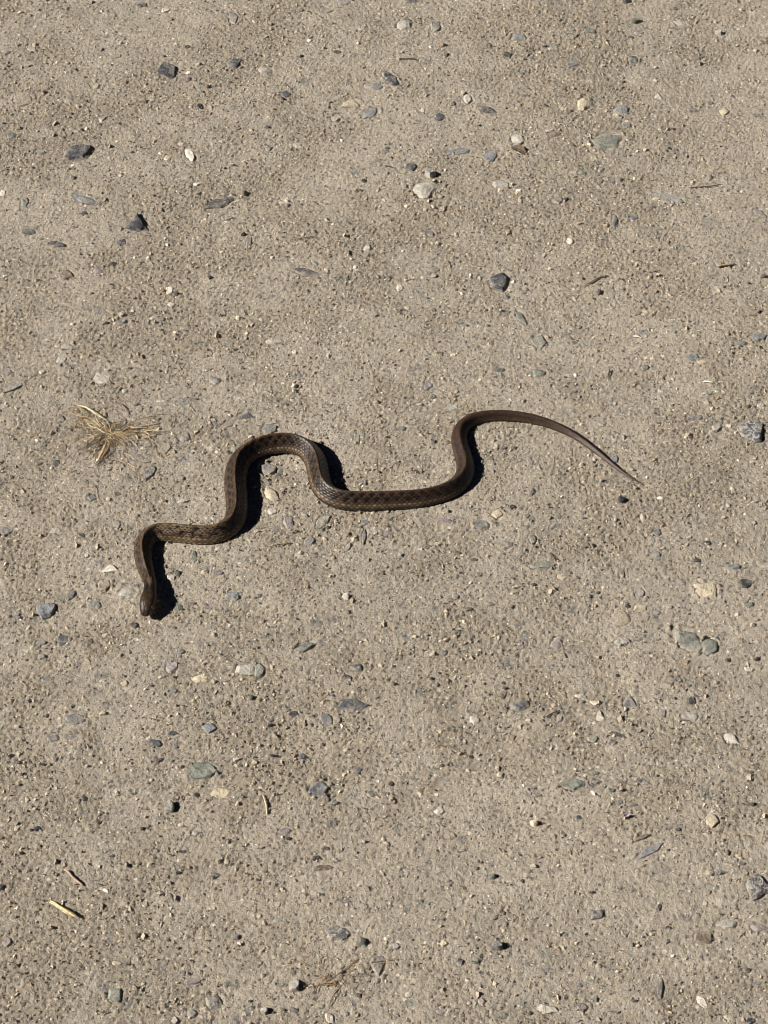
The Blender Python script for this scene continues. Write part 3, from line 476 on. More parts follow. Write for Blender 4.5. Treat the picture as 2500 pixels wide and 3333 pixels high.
    ('stone_chip', -0.12856, -0.14317, 0.00502, 0.00407, 0.00087, 0.0017, 0.0, (116, 114, 110), 0.0, 'oval', 0, None, None),
    ('stone_chip', -0.12673, -0.17411, 0.00562, 0.00343, 0.00084, 0.0015, 0.0, (73, 75, 79), 0.0, 'oval', 0, None, None),
    ('stone_chip', -0.13345, -0.19371, 0.00579, 0.00338, 0.00084, 0.0015, 0.0, (73, 75, 79), 0.0, 'ang', 0, None, None),
    ('stone_chip', -0.20292, -0.19652, 0.0038, 0.00225, 0.001, 0.0015, 0.0, (44, 43, 41), 0.0, 'ang', 0, None, None),
    ('stone_chip', -0.19057, -0.03669, 0.00366, 0.00422, 0.001, 0.00169, 0.0, (202, 194, 180), 0.0, 'ang', 0, None, None),
    ('stone', -0.12187, -0.0377, 0.00598, 0.01115, 0.00097, 0.00249, 0.0, (108, 111, 102), 0.0, 'ang', 1, "nearest greenish grey flat stone down and right of the snake's first bend behind the neck", 'stones set in the dirt'),
    ('stone_chip', -0.12083, -0.07539, 0.00588, 0.00373, 0.00085, 0.00155, 0.0, (112, 100, 87), 0.0, 'ang', 0, None, None),
    ('stone_chip', -0.17327, -0.09986, 0.00512, 0.00337, 0.00084, 0.0015, 0.0, (182, 169, 145), 0.0, 'ang', 0, None, None),
    ('stone_chip', -0.2289, -0.08647, 0.00398, 0.00398, 0.00086, 0.00166, 0.0, (116, 114, 110), 0.0, 'ang', 0, None, None),
    ('stone_chip', -0.1373, -0.13264, 0.00389, 0.00328, 0.00084, 0.0015, 0.0, (202, 194, 180), 0.0, 'ang', 0, None, None),
    ('stone', -0.06199, -0.00819, 0.00751, 0.01329, 0.00104, 0.00313, 0.0, (130, 122, 122), 0.0, 'ang', 1, "nearest purplish grey flat stone below the snake's high arch", 'stones set in the dirt'),
    ('stone_chip', -0.05154, -0.00198, 0.00737, 0.00423, 0.001, 0.00196, -0.917, (108, 111, 102), 0.0, 'shard', 0, None, None),
    ('stone', -0.03981, -0.00727, 0.01797, 0.00828, 0.00107, 0.00345, 0.998, (108, 111, 102), 0.25, 'shard', 1, 'greenish grey long stone left of the straight middle of the snake', 'stones set in the dirt'),
    ('pebble', -0.04754, -0.02422, 0.00842, 0.00907, 0.00104, 0.00351, 0.0, (106, 109, 112), 0.0, 'oval', 1, 'small blue-grey rounded pebble down and left of the straight middle of the snake', 'loose pebbles on the dirt'),
    ('stone', -0.013, -0.02025, 0.00313, 0.01638, 0.00084, 0.0015, -0.0, (58, 59, 62), 0.25, 'shard', 1, 'dark charcoal stone sliver just down and left of the straight middle of the snake', 'stones set in the dirt'),
    ('stone_chip', -0.02294, -0.02895, 0.00498, 0.00817, 0.00092, 0.00208, -0.439, (108, 111, 102), 0.0, 'shard', 0, None, None),
    ('stone', 0.0379, -0.00721, 0.01357, 0.00487, 0.00089, 0.00203, -0.0, (130, 122, 122), 0.0, 'shard', 1, 'purplish grey stone sliver right of the straight middle of the snake', 'stones set in the dirt'),
    ('stone', 0.06354, -0.01059, 0.01234, 0.01226, 0.00115, 0.00511, 0.0, (116, 114, 110), 0.0, 'ang', 1, "mid-grey flat stone below the snake's hind bend", 'stones set in the dirt'),
    ('stone', 0.07337, -0.00239, 0.00923, 0.00893, 0.00103, 0.00372, 0.0, (182, 169, 145), 0.0, 'ang', 1, "cream flat stone down and right of the snake's hind bend", 'stones set in the dirt'),
    ('stone_chip', 0.03507, -0.02687, 0.00721, 0.00479, 0.00089, 0.002, 0.0, (182, 169, 145), 0.0, 'ang', 1, None, None),
    ('stone_chip', 0.04693, -0.03406, 0.00431, 0.0034, 0.00084, 0.0015, 0.0, (58, 59, 62), 0.0, 'oval', 0, None, None),
    ('pebble', -0.02468, -0.06994, 0.00615, 0.00481, 0.00298, 0.0015, 0.0, (202, 194, 180), 0.0, 'ang', 0, 'small white loose pebble with black shadow below the middle of the snake', 'loose pebbles on the dirt'),
    ('stone', -0.04931, -0.11019, 0.01862, 0.00753, 0.00112, 0.00314, 0.466, (108, 111, 102), 0.25, 'shard', 2, 'large greenish grey long stone up and left of the large slate-grey stone, lower middle', 'stones set in the dirt'),
    ('stone', -0.01719, -0.12505, 0.01058, 0.00745, 0.00107, 0.0031, 0.0, (76, 76, 78), 0.85, 'ang', 1, 'dark and white speckled angular stone just above the large slate-grey stone, lower middle', 'stones set in the dirt'),
    ('stone_chip', -0.0221, -0.1321, 0.0067, 0.00431, 0.001, 0.00199, -0.713, (58, 59, 62), 0.0, 'shard', 1, None, None),
    ('stone', -0.01934, -0.15254, 0.02157, 0.01332, 0.00122, 0.00555, 0.0, (73, 75, 79), 0.0, 'ang', 2, 'large slate-grey stone set flush in the lower middle', 'stones set in the dirt'),
    ('pebble', -0.05462, -0.15933, 0.00747, 0.00443, 0.00088, 0.00184, 0.0, (73, 75, 79), 0.0, 'ang', 1, 'small slate-grey flat stone left of the large slate-grey stone, lower middle', 'loose pebbles on the dirt'),
    ('stone', -0.03475, -0.16397, 0.00858, 0.00995, 0.00109, 0.00358, 0.0, (116, 114, 110), 0.0, 'oval', 1, 'mid-grey rounded stone just down and left of the large slate-grey stone, lower middle', 'stones set in the dirt'),
    ('pebble', -0.02863, -0.16453, 0.0065, 0.00649, 0.00105, 0.00301, 0.0, (146, 134, 117), 0.0, 'oval', 1, 'small tan rounded pebble just down and left of the large slate-grey stone, lower middle', 'loose pebbles on the dirt'),
    ('stone_chip', 0.05402, -0.07915, 0.00528, 0.00354, 0.001, 0.00164, 0.0, (44, 43, 41), 0.0, 'oval', 0, None, None),
    ('stone_chip', 0.04523, -0.06921, 0.00542, 0.00521, 0.00091, 0.00217, 0.0, (116, 114, 110), 0.0, 'ang', 0, None, None),
    ('stone_chip', 0.05481, -0.05862, 0.00299, 0.00252, 0.001, 0.0015, 0.0, (202, 194, 180), 0.0, 'ang', 0, None, None),
    ('stone_chip', -0.01218, -0.16371, 0.00203, 0.00305, 0.001, 0.0015, 0.0, (44, 43, 41), 0.0, 'ang', 0, None, None),
    ('stone', -0.06572, -0.19042, 0.00764, 0.00226, 0.001, 0.0015, -0.105, (44, 43, 41), 0.0, 'shard', 1, 'black sliver right of the large greenish grey oval stone', 'stones set in the dirt'),
    ('stone_chip', -0.04872, -0.19062, 0.00669, 0.0055, 0.00092, 0.00229, 0.0, (73, 75, 79), 0.0, 'ang', 1, None, None),
    ('stone_chip', 0.07218, -0.14435, 0.00706, 0.00599, 0.00094, 0.0025, 0.0, (112, 100, 87), 0.0, 'ang', 1, None, None),
    ('stone_chip', 0.0546, -0.16394, 0.007, 0.00725, 0.00099, 0.00292, 0.0, (202, 194, 180), 0.0, 'ang', 1, None, None),
    ('stone', -0.07645, -0.12802, 0.00918, 0.01649, 0.00112, 0.00383, 0.0, (108, 111, 102), 0.25, 'ang', 1, 'nearest greenish grey flat stone left of the large slate-grey stone, lower middle', 'stones set in the dirt'),
    ('stone_chip', 0.03712, -0.11312, 0.00578, 0.00587, 0.00093, 0.00241, 0.0, (58, 59, 62), 0.0, 'ang', 0, None, None),
    ('stone_chip', -0.079, -0.06943, 0.00424, 0.00331, 0.00084, 0.0015, 0.0, (116, 114, 110), 0.0, 'oval', 0, None, None),
    ('pebble', 0.05677, -0.03958, 0.0086, 0.00414, 0.00086, 0.00173, 0.0, (112, 100, 87), 0.0, 'ang', 1, 'nearest brown flat stone down and right of the straight middle of the snake', 'loose pebbles on the dirt'),
    ('stone_chip', -0.07803, -0.11075, 0.00271, 0.00267, 0.001, 0.0015, 0.0, (44, 43, 41), 0.0, 'ang', 0, None, None),
    ('stone_chip', 0.08058, -0.02765, 0.00552, 0.00479, 0.00089, 0.002, 0.0, (116, 114, 110), 0.0, 'ang', 0, None, None),
    ('stone_chip', -0.01205, -0.00863, 0.00605, 0.00332, 0.00083, 0.0015, 0.0, (106, 109, 112), 0.0, 'oval', 0, None, None),
    ('stone_chip', 0.03194, -0.13792, 0.00526, 0.00381, 0.00086, 0.00159, 0.0, (116, 114, 110), 0.0, 'ang', 0, None, None),
    ('stone_chip', 0.06043, -0.05164, 0.00475, 0.0038, 0.00085, 0.00158, 0.0, (116, 114, 110), 0.0, 'ang', 0, None, None),
    ('stone_chip', -0.01445, -0.10534, 0.00251, 0.0019, 0.001, 0.0015, 0.0, (202, 194, 180), 0.0, 'oval', 0, None, None),
    ('stone_chip', 0.01281, -0.10474, 0.00167, 0.00138, 0.001, 0.0015, 0.0, (202, 194, 180), 0.0, 'oval', 0, None, None),
    ('stone', 0.20376, -0.06528, 0.0163, 0.0151, 0.00213, 0.00629, 0.0, (182, 169, 145), 0.0, 'ang', 1, 'large cream-white stone standing proud near the right edge below the tail', 'stones set in the dirt'),
    ('stone', 0.22917, -0.06061, 0.0081, 0.00833, 0.0013, 0.00375, 0.0, (58, 59, 62), 0.0, 'oval', 1, 'dark charcoal rounded stone just right of the cream-white stone below the tail', 'stones set in the dirt'),
    ('stone_chip', 0.23053, -0.07628, 0.0047, 0.00577, 0.00092, 0.00196, 0.0, (108, 111, 102), 0.0, 'ang', 0, None, None),
    ('stone', 0.18803, -0.10367, 0.02906, 0.01669, 0.00139, 0.00695, -0.719, (108, 111, 102), 0.25, 'shard', 2, 'largest flat greenish grey stone, slanted, set in the dirt at the right', 'stones set in the dirt'),
    ('stone', 0.20251, -0.1089, 0.01205, 0.01349, 0.00193, 0.00502, 0.0, (108, 111, 102), 0.25, 'oval', 1, 'greenish grey rounded stone just right of the big flat greenish grey stone on the right', 'stones set in the dirt'),
    ('stone', 0.16174, -0.06617, 0.00897, 0.01141, 0.00111, 0.00374, 0.0, (130, 122, 122), 0.0, 'ang', 1, 'nearest purplish grey flat stone left of the cream-white stone below the tail', 'stones set in the dirt'),
    ('stone', 0.16148, -0.07939, 0.0115, 0.0066, 0.001, 0.00275, 0.0, (182, 169, 145), 0.0, 'ang', 1, 'nearest cream angular stone left of the cream-white stone below the tail', 'stones set in the dirt'),
    ('stone', 0.14828, -0.08661, 0.0131, 0.01482, 0.00126, 0.00546, 0.0, (146, 134, 117), 0.0, 'oval', 1, 'tan rounded stone left of the big flat greenish grey stone on the right', 'stones set in the dirt'),
    ('stone', 0.14737, -0.10474, 0.01067, 0.0079, 0.00101, 0.00329, 0.0, (164, 159, 149), 0.0, 'ang', 1, 'nearest pale grey flat stone left of the big flat greenish grey stone on the right', 'stones set in the dirt'),
    ('stone', 0.10717, -0.10658, 0.00951, 0.01016, 0.00109, 0.00396, 0.0, (130, 122, 122), 0.0, 'ang', 1, 'nearest purplish grey flat stone up and left of the bright white shard', 'stones set in the dirt'),
    ('stone', 0.13041, -0.16113, 0.00611, 0.0102, 0.00113, 0.00283, 0.0, (202, 194, 180), 0.0, 'tri', 1, 'bright white upright shard in the lower right part of the picture', 'stones set in the dirt'),
    ('stone', 0.08268, -0.15315, 0.01498, 0.0091, 0.00132, 0.00379, 0.0, (73, 75, 79), 0.0, 'ang', 1, 'slate-grey angular stone left of the bright white shard', 'stones set in the dirt'),
    ('stone', 0.14901, -0.15081, 0.01136, 0.01334, 0.00122, 0.00473, 0.0, (116, 114, 110), 0.0, 'tri', 1, 'mid-grey three-cornered stone just up and right of the bright white shard', 'stones set in the dirt'),
    ('stone', 0.14038, -0.17435, 0.01392, 0.00444, 0.00089, 0.00185, -0.314, (58, 59, 62), 0.25, 'shard', 1, 'dark charcoal long stone just down and right of the bright white shard', 'stones set in the dirt'),
    ('pebble', 0.12473, -0.17786, 0.00808, 0.00556, 0.00093, 0.00232, 0.0, (108, 111, 102), 0.0, 'ang', 1, 'greenish grey flat stone just below the bright white shard', 'loose pebbles on the dirt'),
    ('stone', 0.18494, -0.16223, 0.01379, 0.00753, 0.001, 0.00314, 0.0, (164, 159, 149), 0.0, 'ang', 1, 'nearest pale grey flat stone below the big flat greenish grey stone on the right', 'stones set in the dirt'),
    ('stone_chip', 0.18741, -0.15015, 0.00568, 0.00707, 0.00096, 0.00237, 0.0, (58, 59, 62), 0.0, 'ang', 0, None, None),
    ('stone_chip', 0.1749, -0.03578, 0.0067, 0.00687, 0.00096, 0.00279, 0.0, (106, 109, 112), 0.0, 'ang', 0, None, None),
    ('stone_chip', 0.20011, -0.04047, 0.00621, 0.00384, 0.00085, 0.0016, 0.0, (73, 75, 79), 0.0, 'oval', 0, None, None),
    ('stone_chip', 0.19652, -0.022, 0.00368, 0.00288, 0.001, 0.0015, 0.0, (202, 194, 180), 0.0, 'ang', 0, None, None),
    ('stone_chip', 0.19913, -0.0242, 0.00433, 0.00231, 0.001, 0.0015, 0.0, (58, 59, 62), 0.0, 'ang', 0, None, None),
    ('stone_chip', 0.09619, -0.02316, 0.00626, 0.00849, 0.00099, 0.00261, 0.0, (108, 111, 102), 0.0, 'ang', 0, None, None),
    ('stone_chip', 0.17879, -0.03065, 0.00389, 0.0023, 0.001, 0.0015, 0.0, (202, 194, 180), 0.0, 'oval', 0, None, None),
    ('pebble', 0.11321, -0.05359, 0.00769, 0.00498, 0.001, 0.00231, 0.0, (182, 169, 145), 0.0, 'ang', 1, "nearest cream angular stone down and left of the tip of the snake's tail", 'loose pebbles on the dirt'),
    ('stone_chip', 0.08373, -0.06175, 0.0066, 0.0017, 0.001, 0.0015, -0.0, (182, 169, 145), 0.0, 'shard', 1, None, None),
    ('stone', 0.1008, -0.04346, 0.02147, 0.00833, 0.00102, 0.00347, 0.0, (108, 111, 102), 0.25, 'ang', 2, "large greenish grey flat stone down and left of the tip of the snake's tail", 'stones set in the dirt'),
    ('pebble', 0.22324, -0.04595, 0.00858, 0.00472, 0.00089, 0.00197, 0.0, (106, 109, 112), 0.0, 'oval', 1, 'blue-grey rounded pebble just up and right of the cream-white stone below the tail', 'loose pebbles on the dirt'),
    ('stone_chip', 0.18742, -0.07665, 0.00541, 0.00576, 0.00093, 0.00225, 0.0, (130, 122, 122), 0.0, 'oval', 0, None, None),
    ('stone_chip', 0.17134, -0.08219, 0.00586, 0.00516, 0.0009, 0.00215, 0.0, (106, 109, 112), 0.0, 'ang', 0, None, None),
    ('stone_chip', 0.1795, -0.07786, 0.0047, 0.00328, 0.00083, 0.0015, 0.0, (130, 122, 122), 0.0, 'oval', 0, None, None),
    ('stone_chip', 0.18919, -0.05796, 0.00545, 0.00526, 0.00091, 0.00219, 0.0, (116, 114, 110), 0.0, 'oval', 0, None, None),
    ('stone_chip', 0.2126, -0.1197, 0.00415, 0.00394, 0.001, 0.00182, 0.0, (44, 43, 41), 0.0, 'ang', 0, None, None),
    ('stone_chip', 0.23049, -0.11851, 0.00436, 0.0042, 0.001, 0.00194, 0.0, (44, 43, 41), 0.0, 'ang', 0, None, None),
    ('pebble', 0.2249, -0.12618, 0.00804, 0.00525, 0.00091, 0.00219, 0.0, (164, 159, 149), 0.0, 'ang', 1, 'small pale grey flat stone down and right of the cream-white stone below the tail', 'loose pebbles on the dirt'),
    ('stone_chip', 0.10632, -0.16279, 0.00565, 0.00754, 0.00096, 0.00235, 0.0, (130, 122, 122), 0.0, 'ang', 0, None, None),
    ('stone_chip', 0.119, -0.14607, 0.00569, 0.00379, 0.00086, 0.00158, 0.0, (202, 194, 180), 0.0, 'ang', 0, None, None),
    ('stone_chip', 0.1202, -0.15011, 0.00409, 0.00309, 0.00083, 0.0015, 0.0, (58, 59, 62), 0.0, 'ang', 0, None, None),
    ('stone_chip', 0.16874, -0.15877, 0.00566, 0.00565, 0.00093, 0.00235, 0.0, (130, 122, 122), 0.0, 'ang', 0, None, None),
    ('stone_chip', 0.16821, -0.00459, 0.00485, 0.00739, 0.00092, 0.00202, 0.0, (164, 159, 149), 0.0, 'ang', 0, None, None),
    ('stone_chip', 0.12949, -0.02805, 0.0072, 0.0057, 0.00092, 0.00237, 0.0, (112, 100, 87), 0.0, 'ang', 1, None, None),
    ('stone_chip', 0.17634, -0.01706, 0.00724, 0.00821, 0.00101, 0.00302, 0.0, (116, 114, 110), 0.0, 'ang', 1, None, None),
    ('stone_chip', 0.20819, -0.02609, 0.00481, 0.00388, 0.00085, 0.00162, 0.0, (58, 59, 62), 0.0, 'ang', 0, None, None),
    ('stone_chip', 0.15146, -0.05101, 0.0036, 0.00797, 0.00086, 0.0015, 0.222, (58, 59, 62), 0.0, 'shard', 0, None, None),
    ('stone', 0.20833, -0.17812, 0.01144, 0.0085, 0.00104, 0.00354, 0.0, (164, 159, 149), 0.0, 'ang', 1, 'pale grey flat stone well up and right of the long blue-grey stone, lower right', 'stones set in the dirt'),
    ('stone_chip', 0.18557, -0.1385, 0.00457, 0.00354, 0.00085, 0.0015, 0.0, (108, 111, 102), 0.0, 'ang', 0, None, None),
    ('stone_chip', 0.2307, -0.04281, 0.00215, 0.00173, 0.001, 0.0015, 0.0, (202, 194, 180), 0.0, 'oval', 0, None, None),
    ('stone_chip', 0.09246, -0.00391, 0.00485, 0.00427, 0.00087, 0.00178, 0.0, (108, 111, 102), 0.0, 'ang', 0, None, None),
    ('stone_chip', 0.14323, -0.13093, 0.0031, 0.00263, 0.001, 0.0015, 0.0, (44, 43, 41), 0.0, 'ang', 0, None, None),
    ('stone', -0.10799, -0.20158, 0.02019, 0.01382, 0.00125, 0.00576, 0.0, (108, 111, 102), 0.25, 'oval', 2, 'large smooth greenish grey oval stone set flush in the lower left', 'stones set in the dirt'),
    ('pebble', -0.12597, -0.22683, 0.00632, 0.00767, 0.00386, 0.00159, 0.0, (164, 159, 149), 0.0, 'cube', 1, 'pale grey block-shaped pebble lying loose with a dark shadow, lower left', 'loose pebbles on the dirt'),
    ('stone', -0.09623, -0.21629, 0.01564, 0.009, 0.00106, 0.00375, 0.0, (182, 169, 145), 0.0, 'ang', 2, 'large cream flat stone just down and right of the large greenish grey oval stone', 'stones set in the dirt'),
    ('stone_chip', -0.11037, -0.2179, 0.00376, 0.00339, 0.001, 0.00157, 0.0, (58, 59, 62), 0.0, 'oval', 0, None, None),
    ('stone_chip', -0.17569, -0.22082, 0.00396, 0.00386, 0.001, 0.00178, 0.0, (58, 59, 62), 0.0, 'oval', 0, None, None),
    ('stone_chip', -0.18017, -0.2219, 0.00494, 0.00385, 0.001, 0.00178, 0.0, (116, 114, 110), 0.0, 'ang', 0, None, None),
    ('pebble', -0.20179, -0.24177, 0.00451, 0.00295, 0.002, 0.0014, 0.0, (58, 59, 62), 0.0, 'oval', 0, 'small dark charcoal loose pebble up and left of the pinkish grey twig', 'loose pebbles on the dirt'),
    ('stone_chip', -0.20533, -0.24223, 0.00294, 0.00217, 0.001, 0.0015, 0.0, (58, 59, 62), 0.0, 'ang', 0, None, None),
    ('stone_chip', -0.1666, -0.23702, 0.00393, 0.00288, 0.001, 0.0015, 0.0, (44, 43, 41), 0.0, 'oval', 0, None, None),
    ('stone_chip', -0.16927, -0.24328, 0.00215, 0.00217, 0.001, 0.0015, 0.0, (44, 43, 41), 0.0, 'ang', 0, None, None),
    ('pebble', -0.0831, -0.3116, 0.00736, 0.00474, 0.0009, 0.00197, 0.0, (73, 75, 79), 0.0, 'ang', 1, 'small slate-grey flat stone up and left of the wedge-shaped pale pebble near the bottom', 'loose pebbles on the dirt'),
    ('pebble', -0.08111, -0.31681, 0.00321, 0.00236, 0.002, 0.0014, 0.0, (202, 194, 180), 0.0, 'ang', 0, 'nearest small white loose pebble up and left of the wedge-shaped pale pebble near the bottom', 'loose pebbles on the dirt'),
    ('stone', -0.14907, -0.34808, 0.01094, 0.01106, 0.00116, 0.00456, 0.0, (108, 111, 102), 0.25, 'ang', 1, 'greenish grey flat stone down and right of the yellow straw', 'stones set in the dirt'),
    ('stone', -0.09383, -0.35237, 0.01236, 0.01193, 0.0012, 0.00497, 0.0, (76, 76, 78), 0.85, 'ang', 1, 'dark stone mottled with white by the bottom edge, left of centre', 'stones set in the dirt'),
    ('stone', -0.1065, -0.34036, 0.01057, 0.00416, 0.00088, 0.00173, 0.0, (130, 122, 122), 0.0, 'oval', 1, 'purplish grey rounded stone left of the wedge-shaped pale pebble near the bottom', 'stones set in the dirt'),
    ('pebble', -0.10545, -0.35988, 0.00718, 0.00638, 0.00097, 0.00266, 0.0, (116, 114, 110), 0.0, 'ang', 1, 'small mid-grey flat stone left of the wedge-shaped pale pebble near the bottom', 'loose pebbles on the dirt'),
    ('stone_chip', -0.11461, -0.36384, 0.00461, 0.00551, 0.001, 0.00213, 0.0, (164, 159, 149), 0.0, 'ang', 0, None, None),
    ('pebble', -0.14878, -0.32924, 0.00667, 0.0042, 0.00088, 0.00175, 0.0, (182, 169, 145), 0.0, 'ang', 1, 'small cream flat stone down and right of the yellow straw', 'loose pebbles on the dirt'),
    ('pebble', -0.0984, -0.29416, 0.00687, 0.00473, 0.001, 0.00219, 0.0, (182, 169, 145), 0.0, 'ang', 1, 'cream angular stone below the block-shaped pale pebble', 'loose pebbles on the dirt'),
    ('stone_chip', -0.11783, -0.27126, 0.00348, 0.00246, 0.001, 0.0015, 0.0, (44, 43, 41), 0.0, 'oval', 0, None, None),
    ('stone_chip', -0.11688, -0.25653, 0.00408, 0.00237, 0.001, 0.0015, 0.0, (58, 59, 62), 0.0, 'oval', 0, None, None),
    ('stone_chip', -0.12136, -0.28706, 0.00692, 0.00366, 0.00088, 0.00152, -1.109, (116, 114, 110), 0.0, 'shard', 0, None, None),
    ('stone_chip', -0.2139, -0.24092, 0.00501, 0.00452, 0.00089, 0.00188, 0.0, (182, 169, 145), 0.0, 'ang', 0, None, None),
    ('stone_chip', -0.11035, -0.2441, 0.00565, 0.0045, 0.00089, 0.00188, 0.0, (164, 159, 149), 0.0, 'ang', 0, None, None),
    ('stone_chip', -0.08528, -0.24814, 0.00234, 0.00193, 0.001, 0.0015, 0.0, (44, 43, 41), 0.0, 'ang', 0, None, None),
    ('stone_chip', -0.09155, -0.2494, 0.00234, 0.00193, 0.001, 0.0015, 0.0, (44, 43, 41), 0.0, 'ang', 0, None, None),
    ('stone_chip', -0.14827, -0.26423, 0.00213, 0.00168, 0.001, 0.0015, 0.0, (44, 43, 41), 0.0, 'ang', 0, None, None),
    ('stone_chip', -0.20945, -0.25778, 0.00292, 0.00237, 0.001, 0.0015, 0.0, (44, 43, 41), 0.0, 'ang', 0, None, None),
    ('stone_chip', -0.15249, -0.35942, 0.00277, 0.00198, 0.001, 0.0015, 0.0, (44, 43, 41), 0.0, 'ang', 0, None, None),
    ('stone_chip', -0.11548, -0.31951, 0.00283, 0.00226, 0.001, 0.0015, 0.0, (58, 59, 62), 0.0, 'ang', 0, None, None),
    ('stone_chip', -0.09129, -0.34259, 0.00409, 0.00151, 0.001, 0.0015, 0.672, (44, 43, 41), 0.0, 'shard', 0, None, None),
    ('stone_chip', -0.21906, -0.28048, 0.00346, 0.00523, 0.001, 0.0016, 0.0, (58, 59, 62), 0.0, 'ang', 0, None, None),
    ('stone_chip', -0.09721, -0.27278, 0.00643, 0.00538, 0.00093, 0.00224, 0.0, (76, 76, 78), 0.85, 'ang', 1, None, None),
    ('stone_chip', -0.13809, -0.20777, 0.00279, 0.00199, 0.001, 0.0015, 0.0, (202, 194, 180), 0.0, 'oval', 0, None, None),
    ('stone_chip', -0.11466, -0.34106, 0.00261, 0.00159, 0.001, 0.0015, 0.0, (182, 169, 145), 0.0, 'oval', 0, None, None),
    ('stone_chip', -0.13434, -0.3244, 0.00188, 0.00118, 0.001, 0.0015, 0.0, (202, 194, 180), 0.0, 'oval', 0, None, None),
    ('stone_chip', -0.12093, -0.29416, 0.00229, 0.00164, 0.001, 0.0015, 0.0, (202, 194, 180), 0.0, 'oval', 0, None, None),
    ('stone_chip', -0.21186, -0.31557, 0.0063, 0.00686, 0.00099, 0.00262, 0.0, (130, 122, 122), 0.0, 'ang', 1, None, None),
    ('stone', -0.039, -0.21326, 0.01456, 0.01238, 0.00184, 0.00516, 0.0, (106, 109, 112), 0.25, 'ang', 1, 'blue-grey angular stone below the large slate-grey stone, lower middle', 'stones set in the dirt'),
    ('stone', -0.00711, -0.21678, 0.00837, 0.00435, 0.00088, 0.00181, 0.0, (73, 75, 79), 0.0, 'oval', 1, 'slate-grey rounded stone below the large slate-grey stone, lower middle', 'stones set in the dirt'),
    ('stone_chip', 0.0005, -0.21644, 0.00573, 0.00293, 0.00083, 0.0015, 0.0, (73, 75, 79), 0.0, 'oval', 0, None, None),
    ('stone_chip', 0.00446, -0.20996, 0.00457, 0.00437, 0.001, 0.00202, 0.0, (44, 43, 41), 0.0, 'ang', 0, None, None),
    ('pebble', 0.03243, -0.22836, 0.0071, 0.0057, 0.001, 0.00264, 0.0, (202, 194, 180), 0.0, 'ang', 1, 'white angular stone well down and right of the large slate-grey stone, lower middle', 'loose pebbles on the dirt'),
    ('stone', -0.02582, -0.30919, 0.01684, 0.01095, 0.00115, 0.00456, 0.0, (76, 76, 78), 0.85, 'ang', 2, 'dark stone mottled with white near the bottom, left of centre', 'stones set in the dirt'),
    ('pebble', -0.01175, -0.31538, 0.00567, 0.00517, 0.00335, 0.00153, 0.0, (108, 111, 102), 0.0, 'ang', 1, 'small greenish grey loose pebble well down and right of the large greenish grey oval stone', 'loose pebbles on the dirt'),
    ('stone', -0.00343, -0.33079, 0.01166, 0.0144, 0.00123, 0.00486, 0.0, (73, 75, 79), 0.0, 'tridown', 1, 'dark slate-grey triangular stone pointing down near the bottom edge', 'stones set in the dirt'),
    ('pebble', -0.00428, -0.3394, 0.00726, 0.00509, 0.00092, 0.00212, 0.0, (116, 114, 110), 0.0, 'ang', 1, 'small mid-grey flat stone just below the slate-grey triangular stone near the bottom', 'loose pebbles on the dirt'),
    ('pebble', -0.04976, -0.34247, 0.00596, 0.00815, 0.00364, 0.00156, 0.0, (164, 159, 149), 0.0, 'cube', 1, 'pale grey wedge-shaped loose pebble with a long shadow near the bottom', 'loose pebbles on the dirt'),
    ('pebble', -0.02463, -0.33441, 0.00505, 0.00335, 0.00217, 0.00142, 0.0, (146, 134, 117), 0.0, 'ang', 0, 'small tan loose pebble just left of the slate-grey triangular stone near the bottom', 'loose pebbles on the dirt'),
    ('pebble', 0.06328, -0.31825, 0.00774, 0.00587, 0.00381, 0.00158, 0.0, (116, 114, 110), 0.0, 'ang', 1, 'mid-grey loose pebble with a black shadow near the bottom, right of centre', 'loose pebbles on the dirt'),
    ('pebble', 0.0618, -0.27317, 0.00444, 0.00366, 0.00236, 0.00144, 0.0, (108, 111, 102), 0.0, 'oval', 0, 'nearest small greenish grey loose pebble well left of the long blue-grey stone, lower right', 'loose pebbles on the dirt'),
    ('stone_chip', 0.06214, -0.30018, 0.00476, 0.00361, 0.001, 0.00167, 0.0, (112, 100, 87), 0.0, 'oval', 0, None, None),
    ('stone_chip', 0.0426, -0.3283, 0.00563, 0.00567, 0.001, 0.00261, 0.0, (58, 59, 62), 0.0, 'ang', 1, None, None),
    ('stone_chip', 0.05088, -0.32731, 0.00626, 0.00515, 0.00092, 0.00214, 0.0, (108, 111, 102), 0.0, 'oval', 1, None, None),
    ('pebble', -0.06578, -0.35849, 0.00573, 0.00469, 0.00305, 0.00151, 0.0, (164, 159, 149), 0.0, 'ang', 1, 'small pale grey loose pebble left of the slate-grey triangular stone near the bottom', 'loose pebbles on the dirt'),
    ('stone', 0.06413, -0.36034, 0.0105, 0.00489, 0.00092, 0.00204, -0.484, (73, 75, 79), 0.0, 'shard', 1, 'slate-grey stone sliver well right of the slate-grey triangular stone near the bottom', 'stones set in the dirt'),
    ('stone', -0.02984, -0.36223, 0.00944, 0.00539, 0.00095, 0.00225, -1.098, (202, 194, 180), 0.0, 'shard', 1, 'white stone sliver just down and right of the wedge-shaped pale pebble near the bottom', 'stones set in the dirt'),
    ('pebble', 0.03368, -0.31656, 0.0068, 0.00508, 0.001, 0.00235, 0.0, (182, 169, 145), 0.0, 'ang', 1, 'cream angular stone right of the slate-grey triangular stone near the bottom', 'loose pebbles on the dirt'),
    ('pebble', -0.01169, -0.25, 0.00332, 0.00213, 0.002, 0.0014, 0.0, (202, 194, 180), 0.0, 'ang', 0, 'nearest small white loose pebble above the slate-grey triangular stone near the bottom', 'loose pebbles on the dirt'),
    ('stone_chip', -0.05819, -0.2815, 0.00307, 0.00411, 0.001, 0.0015, 0.0, (182, 169, 145), 0.0, 'ang', 0, None, None),
